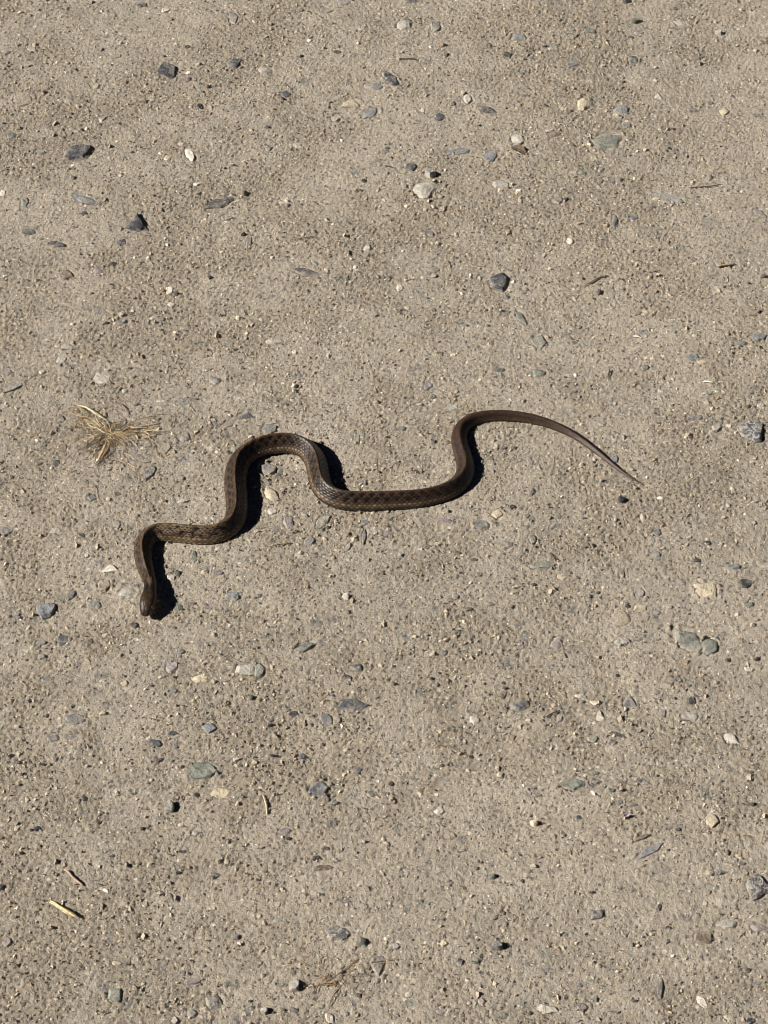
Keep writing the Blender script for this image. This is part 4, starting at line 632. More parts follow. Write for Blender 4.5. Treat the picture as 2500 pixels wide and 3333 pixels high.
    ('stone', -0.05793, -0.24306, 0.00892, 0.00602, 0.00095, 0.00251, 0.0, (130, 122, 122), 0.0, 'ang', 1, 'purplish grey flat stone down and right of the large greenish grey oval stone', 'stones set in the dirt'),
    ('stone_chip', -0.05509, -0.24782, 0.00352, 0.00262, 0.001, 0.0015, 0.0, (44, 43, 41), 0.0, 'ang', 0, None, None),
    ('stone_chip', -0.03947, -0.26087, 0.00586, 0.00377, 0.00087, 0.00157, 0.595, (58, 59, 62), 0.0, 'shard', 0, None, None),
    ('stone_chip', -0.03329, -0.2546, 0.00497, 0.00284, 0.00082, 0.0015, 0.0, (73, 75, 79), 0.0, 'oval', 0, None, None),
    ('stone', -0.03622, -0.26712, 0.01505, 0.00615, 0.00096, 0.00256, 0.0, (112, 100, 87), 0.0, 'ang', 2, 'large brown flat stone up and left of the slate-grey triangular stone near the bottom', 'stones set in the dirt'),
    ('stone_chip', 0.0366, -0.27588, 0.00347, 0.00189, 0.001, 0.0015, 0.0, (108, 111, 102), 0.0, 'oval', 0, None, None),
    ('stone_chip', 0.05286, -0.26765, 0.00329, 0.0028, 0.001, 0.0015, 0.0, (112, 100, 87), 0.0, 'oval', 0, None, None),
    ('stone', 0.03805, -0.24519, 0.00891, 0.00803, 0.00103, 0.00334, 0.0, (112, 100, 87), 0.0, 'ang', 1, 'brown flat stone well up and right of the slate-grey triangular stone near the bottom', 'stones set in the dirt'),
    ('stone_chip', 0.06841, -0.29718, 0.00248, 0.0023, 0.001, 0.0015, 0.0, (44, 43, 41), 0.0, 'ang', 0, None, None),
    ('stone_chip', 0.05922, -0.29466, 0.00191, 0.00164, 0.001, 0.0015, 0.0, (44, 43, 41), 0.0, 'ang', 0, None, None),
    ('stone_chip', -0.06056, -0.29114, 0.00478, 0.00474, 0.001, 0.0022, 0.0, (164, 159, 149), 0.0, 'ang', 0, None, None),
    ('pebble', -0.03677, -0.28533, 0.00345, 0.00242, 0.002, 0.0014, 0.0, (164, 159, 149), 0.0, 'ang', 0, 'small pale grey loose pebble up and left of the slate-grey triangular stone near the bottom', 'loose pebbles on the dirt'),
    ('stone_chip', 0.05367, -0.35231, 0.00536, 0.00527, 0.00093, 0.0022, 0.0, (130, 122, 122), 0.0, 'ang', 0, None, None),
    ('stone_chip', 0.04678, -0.35327, 0.00278, 0.00262, 0.001, 0.0015, 0.0, (202, 194, 180), 0.0, 'oval', 0, None, None),
    ('stone_chip', 0.03127, -0.35798, 0.00637, 0.0041, 0.00088, 0.00171, 0.0, (130, 122, 122), 0.0, 'ang', 1, None, None),
    ('stone_chip', -0.02876, -0.22325, 0.00461, 0.00253, 0.00081, 0.0015, 0.0, (73, 75, 79), 0.0, 'oval', 0, None, None),
    ('stone_chip', 0.05213, -0.31261, 0.00208, 0.00162, 0.001, 0.0015, 0.0, (202, 194, 180), 0.0, 'ang', 0, None, None),
    ('stone_chip', 0.04926, -0.32245, 0.00188, 0.00161, 0.001, 0.0015, 0.0, (202, 194, 180), 0.0, 'oval', 0, None, None),
    ('stone_chip', 0.06531, -0.3244, 0.00188, 0.00161, 0.001, 0.0015, 0.0, (202, 194, 180), 0.0, 'oval', 0, None, None),
    ('stone_chip', 0.02267, -0.24519, 0.00196, 0.00216, 0.001, 0.0015, 0.0, (202, 194, 180), 0.0, 'ang', 0, None, None),
    ('stone_chip', -0.01448, -0.36036, 0.00388, 0.00386, 0.001, 0.00179, 0.0, (112, 100, 87), 0.0, 'ang', 0, None, None),
    ('stone_chip', 0.00659, -0.318, 0.0044, 0.00424, 0.00088, 0.00177, 0.0, (164, 159, 149), 0.0, 'oval', 0, None, None),
    ('stone_chip', 0.0138, -0.34804, 0.00483, 0.00368, 0.001, 0.00171, 0.0, (164, 159, 149), 0.0, 'ang', 0, None, None),
    ('stone_chip', -0.06067, -0.35895, 0.00185, 0.00157, 0.001, 0.0015, 0.0, (44, 43, 41), 0.0, 'ang', 0, None, None),
    ('pebble', 0.08759, -0.23731, 0.00609, 0.00487, 0.00312, 0.00151, 0.0, (182, 169, 145), 0.0, 'ang', 1, 'cream loose pebble with a black shadow, lower right of centre', 'loose pebbles on the dirt'),
    ('stone', 0.11173, -0.21102, 0.01657, 0.01116, 0.00166, 0.00465, 0.0, (108, 111, 102), 0.25, 'ang', 2, 'large greenish grey angular stone below the bright white shard', 'stones set in the dirt'),
    ('stone', 0.10783, -0.21568, 0.01314, 0.00282, 0.00083, 0.0015, -0.786, (58, 59, 62), 0.25, 'shard', 1, 'dark charcoal stone sliver down and left of the bright white shard', 'stones set in the dirt'),
    ('stone', 0.15374, -0.20919, 0.01735, 0.0054, 0.001, 0.00225, -0.566, (76, 76, 78), 0.85, 'shard', 2, 'large dark and white speckled long stone above the long blue-grey stone, lower right', 'stones set in the dirt'),
    ('stone', 0.15345, -0.2562, 0.02305, 0.00596, 0.00096, 0.00248, 0.558, (106, 109, 112), 0.25, 'shard', 2, 'long blue-grey stone rising to the right in the lower right', 'stones set in the dirt'),
    ('stone', 0.19176, -0.23579, 0.00917, 0.01176, 0.00153, 0.00382, 0.0, (182, 169, 145), 0.0, 'ang', 1, 'cream angular stone up and right of the long blue-grey stone, lower right', 'stones set in the dirt'),
    ('stone', 0.19171, -0.27051, 0.01292, 0.00488, 0.00091, 0.00203, -0.163, (76, 76, 78), 0.85, 'shard', 1, 'dark and white speckled long stone just left of the dark mottled stone, lower right edge', 'stones set in the dirt'),
    ('stone', 0.21425, -0.28042, 0.01602, 0.01945, 0.00267, 0.00668, 0.0, (76, 76, 78), 0.85, 'ang', 2, 'large dark stone mottled with white cut by the lower right edge', 'stones set in the dirt'),
    ('stone', 0.19387, -0.30368, 0.01393, 0.00692, 0.00099, 0.00288, 0.0, (164, 159, 149), 0.0, 'ang', 1, 'pale grey flat stone just down and left of the dark mottled stone, lower right edge', 'stones set in the dirt'),
    ('stone', 0.1208, -0.29768, 0.01016, 0.0072, 0.001, 0.003, 0.0, (73, 75, 79), 0.0, 'ang', 1, 'nearest slate-grey flat stone down and left of the long blue-grey stone, lower right', 'stones set in the dirt'),
    ('stone', 0.1533, -0.34468, 0.0163, 0.00471, 0.00093, 0.00196, 1.339, (73, 75, 79), 0.0, 'shard', 2, 'large slate-grey long stone well below the long blue-grey stone, lower right', 'stones set in the dirt'),
    ('stone', 0.0907, -0.35706, 0.01562, 0.00708, 0.001, 0.00295, 0.0, (164, 159, 149), 0.0, 'ang', 2, 'large pale grey flat stone well right of the slate-grey triangular stone near the bottom', 'stones set in the dirt'),
    ('stone', 0.10919, -0.35562, 0.00946, 0.00503, 0.00092, 0.00209, 0.0, (73, 75, 79), 0.0, 'ang', 1, 'slate-grey flat stone well down and left of the dark mottled stone, lower right edge', 'stones set in the dirt'),
    ('stone', 0.17544, -0.35232, 0.01235, 0.00481, 0.001, 0.002, -1.017, (202, 194, 180), 0.0, 'shard', 1, 'white stone sliver down and left of the dark mottled stone, lower right edge', 'stones set in the dirt'),
    ('stone', 0.20077, -0.36459, 0.00755, 0.00488, 0.001, 0.00226, 0.0, (58, 59, 62), 0.25, 'ang', 1, 'dark charcoal angular stone well below the dark mottled stone, lower right edge', 'stones set in the dirt'),
    ('stone_chip', 0.20252, -0.33335, 0.00393, 0.00309, 0.001, 0.0015, 0.0, (44, 43, 41), 0.0, 'ang', 0, None, None),
    ('stone_chip', 0.16069, -0.30617, 0.00436, 0.00294, 0.001, 0.0015, 0.0, (44, 43, 41), 0.0, 'ang', 0, None, None),
    ('pebble', 0.15081, -0.31089, 0.00379, 0.00216, 0.002, 0.0014, 0.0, (182, 169, 145), 0.0, 'ang', 0, 'small cream loose pebble below the long blue-grey stone, lower right', 'loose pebbles on the dirt'),
    ('pebble', 0.08594, -0.26637, 0.00387, 0.00312, 0.00201, 0.0014, 0.0, (202, 194, 180), 0.0, 'ang', 0, 'nearest small white loose pebble left of the long blue-grey stone, lower right', 'loose pebbles on the dirt'),
    ('stone_chip', 0.0871, -0.24993, 0.00254, 0.00239, 0.001, 0.0015, 0.0, (202, 194, 180), 0.0, 'ang', 0, None, None),
    ('stone_chip', 0.1003, -0.26609, 0.00194, 0.00168, 0.001, 0.0015, 0.0, (202, 194, 180), 0.0, 'oval', 0, None, None),
    ('stone_chip', 0.13083, -0.29265, 0.00248, 0.00209, 0.001, 0.0015, 0.0, (202, 194, 180), 0.0, 'ang', 0, None, None),
    ('stone_chip', 0.1614, -0.3244, 0.00235, 0.00225, 0.001, 0.0015, 0.0, (202, 194, 180), 0.0, 'oval', 0, None, None),
    ('stone_chip', 0.09992, -0.30964, 0.00189, 0.00162, 0.001, 0.0015, 0.0, (202, 194, 180), 0.0, 'oval', 0, None, None),
    ('stone_chip', 0.14246, -0.31557, 0.00189, 0.00162, 0.001, 0.0015, 0.0, (202, 194, 180), 0.0, 'oval', 0, None, None),
    ('stone_chip', 0.19447, -0.32, 0.00188, 0.00161, 0.001, 0.0015, 0.0, (202, 194, 180), 0.0, 'oval', 0, None, None),
    ('stone_chip', 0.20476, -0.32587, 0.00207, 0.0016, 0.001, 0.0015, 0.0, (202, 194, 180), 0.0, 'ang', 0, None, None),
    ('stone_chip', 0.09032, -0.21731, 0.00617, 0.00331, 0.00084, 0.0015, 0.0, (108, 111, 102), 0.0, 'oval', 0, None, None),
    ('stone_chip', 0.13406, -0.21459, 0.00573, 0.00293, 0.00083, 0.0015, 0.0, (108, 111, 102), 0.0, 'oval', 0, None, None),
    ('stone_chip', 0.11371, -0.234, 0.00459, 0.00403, 0.00087, 0.00168, 0.0, (73, 75, 79), 0.0, 'oval', 0, None, None),
    ('stone_chip', 0.17126, -0.24223, 0.00411, 0.00309, 0.001, 0.0015, 0.0, (58, 59, 62), 0.0, 'ang', 0, None, None),
    ('stone_chip', 0.1041, -0.24409, 0.00756, 0.00323, 0.00086, 0.0015, -1.271, (108, 111, 102), 0.0, 'shard', 1, None, None),
    ('stone_chip', 0.21248, -0.24677, 0.00508, 0.00285, 0.001, 0.0015, 0.0, (112, 100, 87), 0.0, 'oval', 0, None, None),
    ('pebble', 0.11609, -0.34034, 0.00749, 0.00253, 0.00081, 0.0015, -0.198, (108, 111, 102), 0.0, 'shard', 1, 'greenish grey stone sliver well down and left of the long blue-grey stone, lower right', 'loose pebbles on the dirt'),
    ('stone_chip', 0.11854, -0.28354, 0.00345, 0.00188, 0.001, 0.0015, 0.0, (58, 59, 62), 0.0, 'oval', 0, None, None),
    ('stone_chip', 0.11766, -0.3283, 0.003, 0.00182, 0.001, 0.0015, 0.0, (44, 43, 41), 0.0, 'ang', 0, None, None),
    ('stone_chip', 0.08034, -0.35942, 0.00369, 0.00303, 0.001, 0.0015, 0.0, (44, 43, 41), 0.0, 'ang', 0, None, None),
    ('stone_chip', 0.22233, -0.24777, 0.00369, 0.00273, 0.00082, 0.0015, 0.0, (116, 114, 110), 0.0, 'oval', 0, None, None),
    ('pebble', 0.14532, -0.22434, 0.0079, 0.00291, 0.00083, 0.0015, 0.0, (108, 111, 102), 0.0, 'oval', 1, 'greenish grey rounded pebble just above the long blue-grey stone, lower right', 'loose pebbles on the dirt'),
    ('stone_chip', 0.13854, -0.22326, 0.00505, 0.00304, 0.00083, 0.0015, 0.0, (116, 114, 110), 0.0, 'oval', 0, None, None),
    ('stone', 0.21168, -0.30566, 0.01265, 0.00631, 0.00097, 0.00263, 0.0, (130, 122, 122), 0.0, 'ang', 1, 'purplish grey flat stone just below the dark mottled stone, lower right edge', 'stones set in the dirt'),
    ('stone_chip', 0.13587, -0.30962, 0.00631, 0.00522, 0.00092, 0.00218, 0.0, (130, 122, 122), 0.0, 'ang', 1, None, None),
    ('stone_chip', 0.14628, -0.3111, 0.0061, 0.00426, 0.00088, 0.00178, 0.0, (130, 122, 122), 0.0, 'ang', 0, None, None),
    ('stone_chip', 0.12517, -0.20202, 0.00688, 0.00362, 0.00085, 0.00151, 0.0, (108, 111, 102), 0.0, 'oval', 1, None, None),
    ('pebble', 0.12615, -0.20861, 0.00774, 0.00438, 0.00088, 0.00182, 0.0, (108, 111, 102), 0.0, 'ang', 1, 'small greenish grey flat stone below the bright white shard', 'loose pebbles on the dirt'),
    ('stone', 0.17947, -0.31215, 0.01156, 0.01044, 0.00113, 0.00435, 0.0, (112, 100, 87), 0.0, 'ang', 1, 'brown flat stone down and left of the dark mottled stone, lower right edge', 'stones set in the dirt'),
    ('stone', 0.15005, -0.24726, 0.01331, 0.00415, 0.00088, 0.00173, 0.405, (112, 100, 87), 0.0, 'shard', 1, 'brown long stone just up and left of the long blue-grey stone, lower right', 'stones set in the dirt'),
    ('stone_chip', 0.20573, -0.2645, 0.00538, 0.00319, 0.00084, 0.0015, 0.0, (116, 114, 110), 0.0, 'ang', 0, None, None),
    ('stone_chip', 0.1992, -0.25778, 0.00214, 0.00374, 0.001, 0.0015, 0.0, (44, 43, 41), 0.0, 'ang', 0, None, None),
]
# snake: x, y, half width, height of the belly above the ground
SNAKE = [(-0.14748, -0.06343, 0.00419, 0.0036), (-0.15104, -0.05167, 0.00506, 0.0018), (-0.15423, -0.03884, 0.00573, 0.0005), (-0.1546, -0.02932, 0.00618, 0.0001), (-0.1523, -0.02244, 0.00641, 0.0), (-0.14737, -0.01894, 0.00663, 0.0), (-0.13969, -0.01903, 0.00685, 0.0), (-0.13006, -0.0201, 0.00695, 0.0), (-0.12049, -0.02142, 0.00705, 0.0), (-0.11099, -0.02142, 0.00705, 0.0), (-0.10343, -0.01809, 0.00706, 0.0), (-0.09774, -0.01191, 0.00708, 0.0), (-0.0959, -0.00363, 0.00711, 0.0), (-0.09592, 0.0065, 0.00725, 0.0), (-0.09719, 0.01778, 0.00739, 0.0), (-0.09772, 0.03056, 0.00743, 0.0), (-0.09518, 0.04288, 0.00758, 0.0), (-0.08856, 0.05075, 0.0076, 0.0), (-0.07933, 0.05534, 0.00773, 0.0), (-0.06999, 0.05753, 0.00774, 0.0), (-0.06015, 0.05703, 0.00762, 0.0), (-0.05084, 0.05189, 0.0075, 0.0), (-0.04471, 0.04077, 0.00746, 0.0), (-0.04285, 0.02842, 0.00742, 0.0), (-0.04025, 0.01805, 0.00739, 0.0), (-0.03451, 0.01119, 0.00737, 0.0), (-0.02544, 0.00751, 0.00736, 0.0), (-0.01102, 0.00703, 0.00725, 0.0), (0.00781, 0.00786, 0.00714, 0.0), (0.02246, 0.00926, 0.00693, 0.0), (0.03696, 0.01356, 0.00673, 0.0), (0.04838, 0.02133, 0.00653, 0.0), (0.05386, 0.03182, 0.00634, 0.0), (0.05331, 0.04299, 0.00604, 0.0), (0.05071, 0.05455, 0.00574, 0.0), (0.05012, 0.06485, 0.00543, 0.0), (0.0532, 0.07385, 0.00512, 0.0), (0.06077, 0.07981, 0.00487, 0.0), (0.07181, 0.08231, 0.00458, 0.0), (0.08342, 0.08258, 0.00429, 0.0), (0.09639, 0.08076, 0.00398, 0.0), (0.11026, 0.07624, 0.00346, 0.0), (0.12392, 0.06848, 0.0028, 0.0), (0.13451, 0.05906, 0.00226, 0.0), (0.14585, 0.04642, 0.00181, 0.0), (0.1544, 0.03662, 0.00132, 0.0), (0.16297, 0.02811, 0.00079, 0.0), (0.17052, 0.023, 0.00017, 0.0)]
HEAD = [(-0.1495, -0.08889, 0.0038), (-0.14905, -0.08655, 0.0042), (-0.14817, -0.08126, 0.0052), (-0.14719, -0.07307, 0.005)]
TWIGS = [
    ('twig', [(0.0116, 0.46178), (0.01585, 0.46064), (0.02071, 0.46102), (0.02556, 0.46026)], 0.00045, 'dkbrown', 'short dark twig lying level among the stones at the top of the picture'),
    ('twig', [(-0.06743, 0.25567), (-0.0596, 0.25762), (-0.05007, 0.25959)], 0.00035, 'brown', 'thin brown twig pressed into the dirt below the dark mottled stone, upper left'),
    ('twig', [(0.22531, 0.31267), (0.23454, 0.31302), (0.24269, 0.31404), (0.24983, 0.3166)], 0.0004, 'dkbrown', 'dark twig just above the long blue-grey flat stone, upper right'),
    ('twig', [(0.2381, 0.22836), (0.24431, 0.22932), (0.25094, 0.23108)], 0.00085, 'tan', 'thick tan twig with dark end near the right edge'),
    ('twig', [(0.14128, 0.20825), (0.14822, 0.21376), (0.15399, 0.21755), (0.1591, 0.21961)], 0.00055, 'greybrown', 'grey-brown twig slanting up to the right, right of the angular blue-grey stone'),
    ('needle', [(0.15515, 0.12795), (0.15426, 0.12398), (0.15315, 0.11987)], 0.00045, 'dkbrown', 'short dark needle standing steep in the picture above the tail'),
    ('stick', [(0.21792, 0.1152), (0.22128, 0.11477), (0.22485, 0.11433)], 0.00055, 'white', 'small bright white stick near the right edge, above the speckled stone'),
    ('stick', [(0.17294, 0.15911), (0.17582, 0.15851), (0.17899, 0.15745)], 0.0005, 'white', 'small whitish stick lying right of centre, high above the tail'),
    ('twig', [(-0.0708, -0.02732), (-0.06649, -0.02758), (-0.063, -0.02694), (-0.06141, -0.02655)], 0.0004, 'ltbrown', 'thin light brown twig below the white pebble beside the arched body'),
    ('twig', [(0.09809, -0.16214), (0.10178, -0.15986), (0.10661, -0.15733)], 0.00045, 'dkbrown', 'dark brown twig tilted up to the right, left of the white shard'),
    ('twig', [(0.1757, -0.00622), (0.17898, -0.0095), (0.18177, -0.01251)], 0.0004, 'ltbrown', 'thin light brown twig slanting down to the right below the tail tip'),
    ('twig', [(-0.18372, -0.26944), (-0.18133, -0.27119), (-0.17757, -0.2753), (-0.17211, -0.2797)], 0.00075, 'pinkgrey', 'pinkish grey twig slanting down to the right above the yellow straw'),
    ('twig', [(-0.21031, -0.32825), (-0.20693, -0.3298), (-0.20385, -0.33019)], 0.0006, 'greybrown', 'short grey-brown twig by the lower left edge'),
    ('needle', [(0.1062, -0.03479), (0.10806, -0.0376), (0.10997, -0.04143)], 0.00045, 'dkbrown', 'short dark needle slanting down to the right, below the straight middle of the snake'),
    ('twig', [(0.00064, 0.33605), (0.00354, 0.33467), (0.00643, 0.33363)], 0.0004, 'dkbrown', 'tiny dark twig left of the pale loose pebble, upper middle'),
    ('twig', [(-0.1829, 0.09641), (-0.17854, 0.09454), (-0.17511, 0.09097), (-0.17207, 0.08527)], 0.0004, 'greybrown', 'thin curved grey-brown stem right above the dry grass tuft'),
    ('straw', [(-0.0713, -0.21815), (-0.07025, -0.22194), (-0.0689, -0.22679), (-0.06846, -0.23194)], 0.00055, 'straw', 'pale straw blade curving downward left of the blue-grey stone, lower middle'),
    ('needle', [(0.11803, -0.02771), (0.1185, -0.03029), (0.1181, -0.03414)], 0.00025, 'dkbrown', 'fine dark needle standing steep, left of the brown stain, right of centre'),
]
STRAW = [(-0.18985, -0.28986), (-0.18654, -0.29219), (-0.18178, -0.29591), (-0.17754, -0.29892), (-0.17387, -0.30162)]
LEAF = [(0.09557, 0.35598), (0.09923, 0.35387), (0.10263, 0.35123), (0.1066, 0.34825)]
TUFT_CENTRE = (-0.18324, 0.06898)
ROOT_CENTRE = (-0.02723, -0.33532)
PETAL = (0.14246, -0.23322)
ROOTS = [
    ([(-0.03961, -0.3435), (-0.03447, -0.34158), (-0.02844, -0.34082), (-0.0233, -0.33774)], 0.000352, 'tan', 0.0005),
    ([(-0.03704, -0.34273), (-0.03101, -0.34235), (-0.02498, -0.34158)], 0.000264, 'ltbrown', 0.0004),
    ([(-0.02335, -0.33387), (-0.01991, -0.33097), (-0.0156, -0.32708)], 0.000396, 'ltbrown', 0.0006),
    ([(-0.02664, -0.34637), (-0.0283, -0.35114), (-0.03078, -0.35682)], 0.000264, 'tan', 0.00035),
    ([(-0.02455, -0.34158), (-0.02666, -0.34542), (-0.02877, -0.34828)], 0.000308, 'ltbrown', 0.0004),
    ([(-0.02074, -0.33484), (-0.01729, -0.33291), (-0.01557, -0.33194)], 0.00022, 'ltbrown', 0.0003),
    ([(-0.03276, -0.34062), (-0.0302, -0.3387), (-0.02592, -0.33581)], 0.00022, 'ltbrown', 0.0003),
]
TUFT = [
    ([(-0.20689, 0.09309), (-0.20257, 0.09084), (-0.19846, 0.08785), (-0.19375, 0.08413), (-0.18915, 0.08153)], 0.0008, 'palestraw', 0.002475),
    ([(-0.20594, 0.09159), (-0.20143, 0.09047), (-0.19617, 0.08674), (-0.19092, 0.08301), (-0.18563, 0.07856)], 0.00055, 'straw', 0.0022),
    ([(-0.20769, 0.09271), (-0.20409, 0.08935), (-0.20008, 0.08748)], 0.0005, 'orange', 0.00165),
    ([(-0.21408, 0.09009), (-0.20808, 0.0845), (-0.20352, 0.08264), (-0.19849, 0.08153), (-0.19018, 0.07376)], 0.00035, 'straw', 0.0011),
    ([(-0.20108, 0.07967), (-0.19854, 0.07561), (-0.19614, 0.07302), (-0.19219, 0.07155), (-0.18753, 0.06788), (-0.18362, 0.06678), (-0.17778, 0.06166)], 0.000425, 'palestraw', 0.00176),
    ([(-0.19678, 0.08079), (-0.19379, 0.07782), (-0.19136, 0.07487), (-0.18784, 0.07192)], 0.00035, 'straw', 0.001375),
    ([(-0.18261, 0.06788), (-0.17879, 0.06788), (-0.17559, 0.06898), (-0.17152, 0.07302), (-0.16338, 0.07413), (-0.15534, 0.07671), (-0.1489, 0.07893)], 0.00035, 'straw', 0.00165),
    ([(-0.17206, 0.07302), (-0.16821, 0.07266), (-0.16387, 0.07325), (-0.15509, 0.07295)], 0.0004, 'palestraw', 0.00121),
    ([(-0.17264, 0.07339), (-0.16784, 0.06751), (-0.16527, 0.06971), (-0.15737, 0.06604)], 0.000325, 'straw', 0.00088),
    ([(-0.16216, 0.06421), (-0.15626, 0.06568), (-0.15156, 0.06898)], 0.00035, 'palestraw', 0.00088),
    ([(-0.18225, 0.06312), (-0.18261, 0.05729), (-0.18358, 0.05221), (-0.18595, 0.04787), (-0.18858, 0.04355)], 0.00065, 'brown', 0.0022),
    ([(-0.1848, 0.06093), (-0.1864, 0.05366), (-0.18811, 0.04787), (-0.19084, 0.04139)], 0.00105, 'tan', 0.00121),
    ([(-0.19116, 0.04211), (-0.18942, 0.04391), (-0.18794, 0.04571)], 0.00075, 'palestraw', 0.00143),
    ([(-0.18595, 0.06166), (-0.18892, 0.05801), (-0.19189, 0.05438), (-0.19449, 0.04643)], 0.00035, 'straw', 0.00088),
    ([(-0.18738, 0.06604), (-0.19254, 0.06239), (-0.19647, 0.06385), (-0.20088, 0.05801)], 0.0003, 'straw', 0.00088),
    ([(-0.18307, 0.06678), (-0.18044, 0.06093), (-0.17902, 0.05656)], 0.000325, 'brown', 0.00099),
    ([(-0.20275, 0.08005), (-0.20198, 0.07413), (-0.1986, 0.06971), (-0.19932, 0.06531)], 0.000275, 'straw', 0.0011),
    ([(-0.19849, 0.08153), (-0.19568, 0.08079), (-0.19379, 0.07782)], 0.0003, 'straw', 0.00121),
    ([(-0.1768, 0.07045), (-0.17336, 0.06824), (-0.17024, 0.07045), (-0.16576, 0.06898)], 0.0003, 'orange', 0.00088),
    ([(-0.18554, 0.07045), (-0.18266, 0.07561), (-0.17778, 0.07634), (-0.17543, 0.07413)], 0.0003, 'orange', 0.0011),
]

# ------------------------------------------------------------------ ground
X0, X1, Y0, Y1, DS = -0.34, 0.34, -0.40, 0.57, 0.0011
nx = int(round((X1 - X0) / DS)) + 1; ny = int(round((Y1 - Y0) / DS)) + 1
gx = np.linspace(X0, X1, nx); gy = np.linspace(Y0, Y1, ny)

def band(lo, hi, seed):
    """noise whose wavelengths lie between lo and hi metres, rms 1"""
    r = np.random.default_rng(seed)
    F = np.fft.rfft2(r.standard_normal((ny, nx)))
    ky = np.fft.fftfreq(ny, DS)[:, None]; kx = np.fft.rfftfreq(nx, DS)[None, :]
    k = np.sqrt(kx * kx + ky * ky) + 1e-9
    w = np.exp(-(np.log(k * math.sqrt(lo * hi)) / (0.5 * math.log(hi / lo) + 0.25)) ** 2)
    z = np.fft.irfft2(F * w, s=(ny, nx))
    return z / z.std()

worn = band(0.16, 0.60, 12)                      # trodden smooth / left gritty
rough_patch = 1 / (1 + np.exp(-2.0 * (0.7 * band(0.04, 0.12, 11) + 0.75 * worn - 0.15)))
H = 0.0005 * band(0.14, 0.50, 1) + 0.00013 * band(0.02, 0.06, 2)
fine = band(0.0024, 0.0060, 3)
med = band(0.006, 0.014, 4)
H += (0.40 + 0.60 * rough_patch) * (0.00009 * med + 0.00034 * fine)
# pits where grit has come out
pit = np.clip(band(0.0023, 0.0042, 5) - 1.25 + 0.40 * rough_patch, 0, 1.2)
H -= 0.0015 * pit
# soft clumps of dirt standing up
H += 0.0003 * np.clip(band(0.004, 0.010, 6) - 1.2, 0, 1.5)
base = 0.0005 * band(0.14, 0.50, 1)
crust = 0.7 * band(0.006, 0.016, 41) + 0.5 * band(0.0025, 0.006, 42)
GX, GY = np.meshgrid(gx, gy)
footprint = np.zeros((ny, nx), dtype=np.float32)
H0 = H.copy()                                    # before the stones; repeats seamlessly beyond the middle
for st in STONES:
    (x, y, L, W, top, turn) = (st[1], st[2], st[3], st[4], st[5], st[7])
    r = 0.5 * max(L, W) * 1.4
    i0, i1 = np.searchsorted(gx, (x - r, x + r)); j0, j1 = np.searchsorted(gy, (y - r, y + r))
    if i1 <= i0 or j1 <= j0: continue
    sx = GX[j0:j1, i0:i1] - x; sy = GY[j0:j1, i0:i1] - y
    c, s = math.cos(turn), math.sin(turn)
    q = np.sqrt(((sx * c + sy * s) / (0.5 * L)) ** 2 + ((-sx * s + sy * c) / (0.5 * W)) ** 2)
    ragged = 0.13 * med[j0:j1, i0:i1] + 0.08 * fine[j0:j1, i0:i1]
    w = np.clip((0.98 - q + ragged) / 0.22, 0, 1)
    w = w * w * (3 - 2 * w)
    H[j0:j1, i0:i1] = H[j0:j1, i0:i1] * (1 - w) + (base[j0:j1, i0:i1] - 0.0008) * w
    if top < 0.0022:       # dirt banked over the rim of a sunken stone
        H[j0:j1, i0:i1] += np.exp(-((q - 0.98) / 0.20) ** 2) * top * np.clip(0.30 + 0.75 * crust[j0:j1, i0:i1], 0, 1.15)
    footprint[j0:j1, i0:i1] = np.maximum(footprint[j0:j1, i0:i1], w)
fade = 1.0

def h_at(x, y, arr=None):
    x = np.asarray(x, float); y = np.asarray(y, float)
    i = np.floor((x - X0) / DS).astype(int); j = np.floor((y - Y0) / DS).astype(int)
    inside = (i >= 0) & (i < nx) & (j >= 0) & (j < ny)
    i = np.mod(i, nx); j = np.mod(j, ny)
    if arr is None: return np.where(inside, H[j, i], H0[j, i])
    if arr is footprint: return np.where(inside, arr[j, i], 0.0)
    return arr[j, i]

# one sheet: the fine middle plus rings that grow slowly at first, then out to the horizon
step = DS * 1.05 ** np.arange(1, 43)
step = np.r_[step, step[-1] * 1.5 ** np.arange(1, 24)]
grow = np.cumsum(step); ng = len(grow)
ax = np.concatenate([X0 - grow[::-1], gx, X1 + grow]); ay = np.concatenate([Y0 - grow[::-1], gy, Y1 + grow])
AX, AY = np.meshgrid(ax, ay)
out_x = np.maximum(np.maximum(X0 - AX, AX - X1), 0); out_y = np.maximum(np.maximum(Y0 - AY, AY - Y1), 0)
out = np.maximum(out_x, out_y)
ZZ = h_at(AX, AY) * np.clip(1.25 - out / 1.2, 0, 1)
ZZ[ng:ng + ny, ng:ng + nx] = H
verts = np.stack([AX.ravel(), AY.ravel(), ZZ.ravel()], 1)
idx = np.arange(verts.shape[0]).reshape(len(ay), len(ax))
quads = np.stack([idx[:-1, :-1].ravel(), idx[:-1, 1:].ravel(), idx[1:, 1:].ravel(), idx[1:, :-1].ravel()], 1)
g_me = np_mesh('ground', verts, quads)
wr = 0.5 + (h_at(AX, AY, rough_patch) - 0.5) * np.clip(1.3 - out / 1.5, 0, 1)
point_colour(g_me, np.repeat(wr.reshape(-1, 1), 3, 1), 'wear')
ground = add('ground', g_me, M_ground, kind='structure')

# ------------------------------------------------------------------ stones
def ico(sub):
    bm = bmesh.new(); bmesh.ops.create_icosphere(bm, subdivisions=sub, radius=1.0)
    v = np.array([p.co[:] for p in bm.verts]); f = np.array([[q.index for q in p.verts] for p in bm.faces]); bm.free()
    return v, f
ICO = {s: ico(s) for s in (1, 2, 3, 4)}

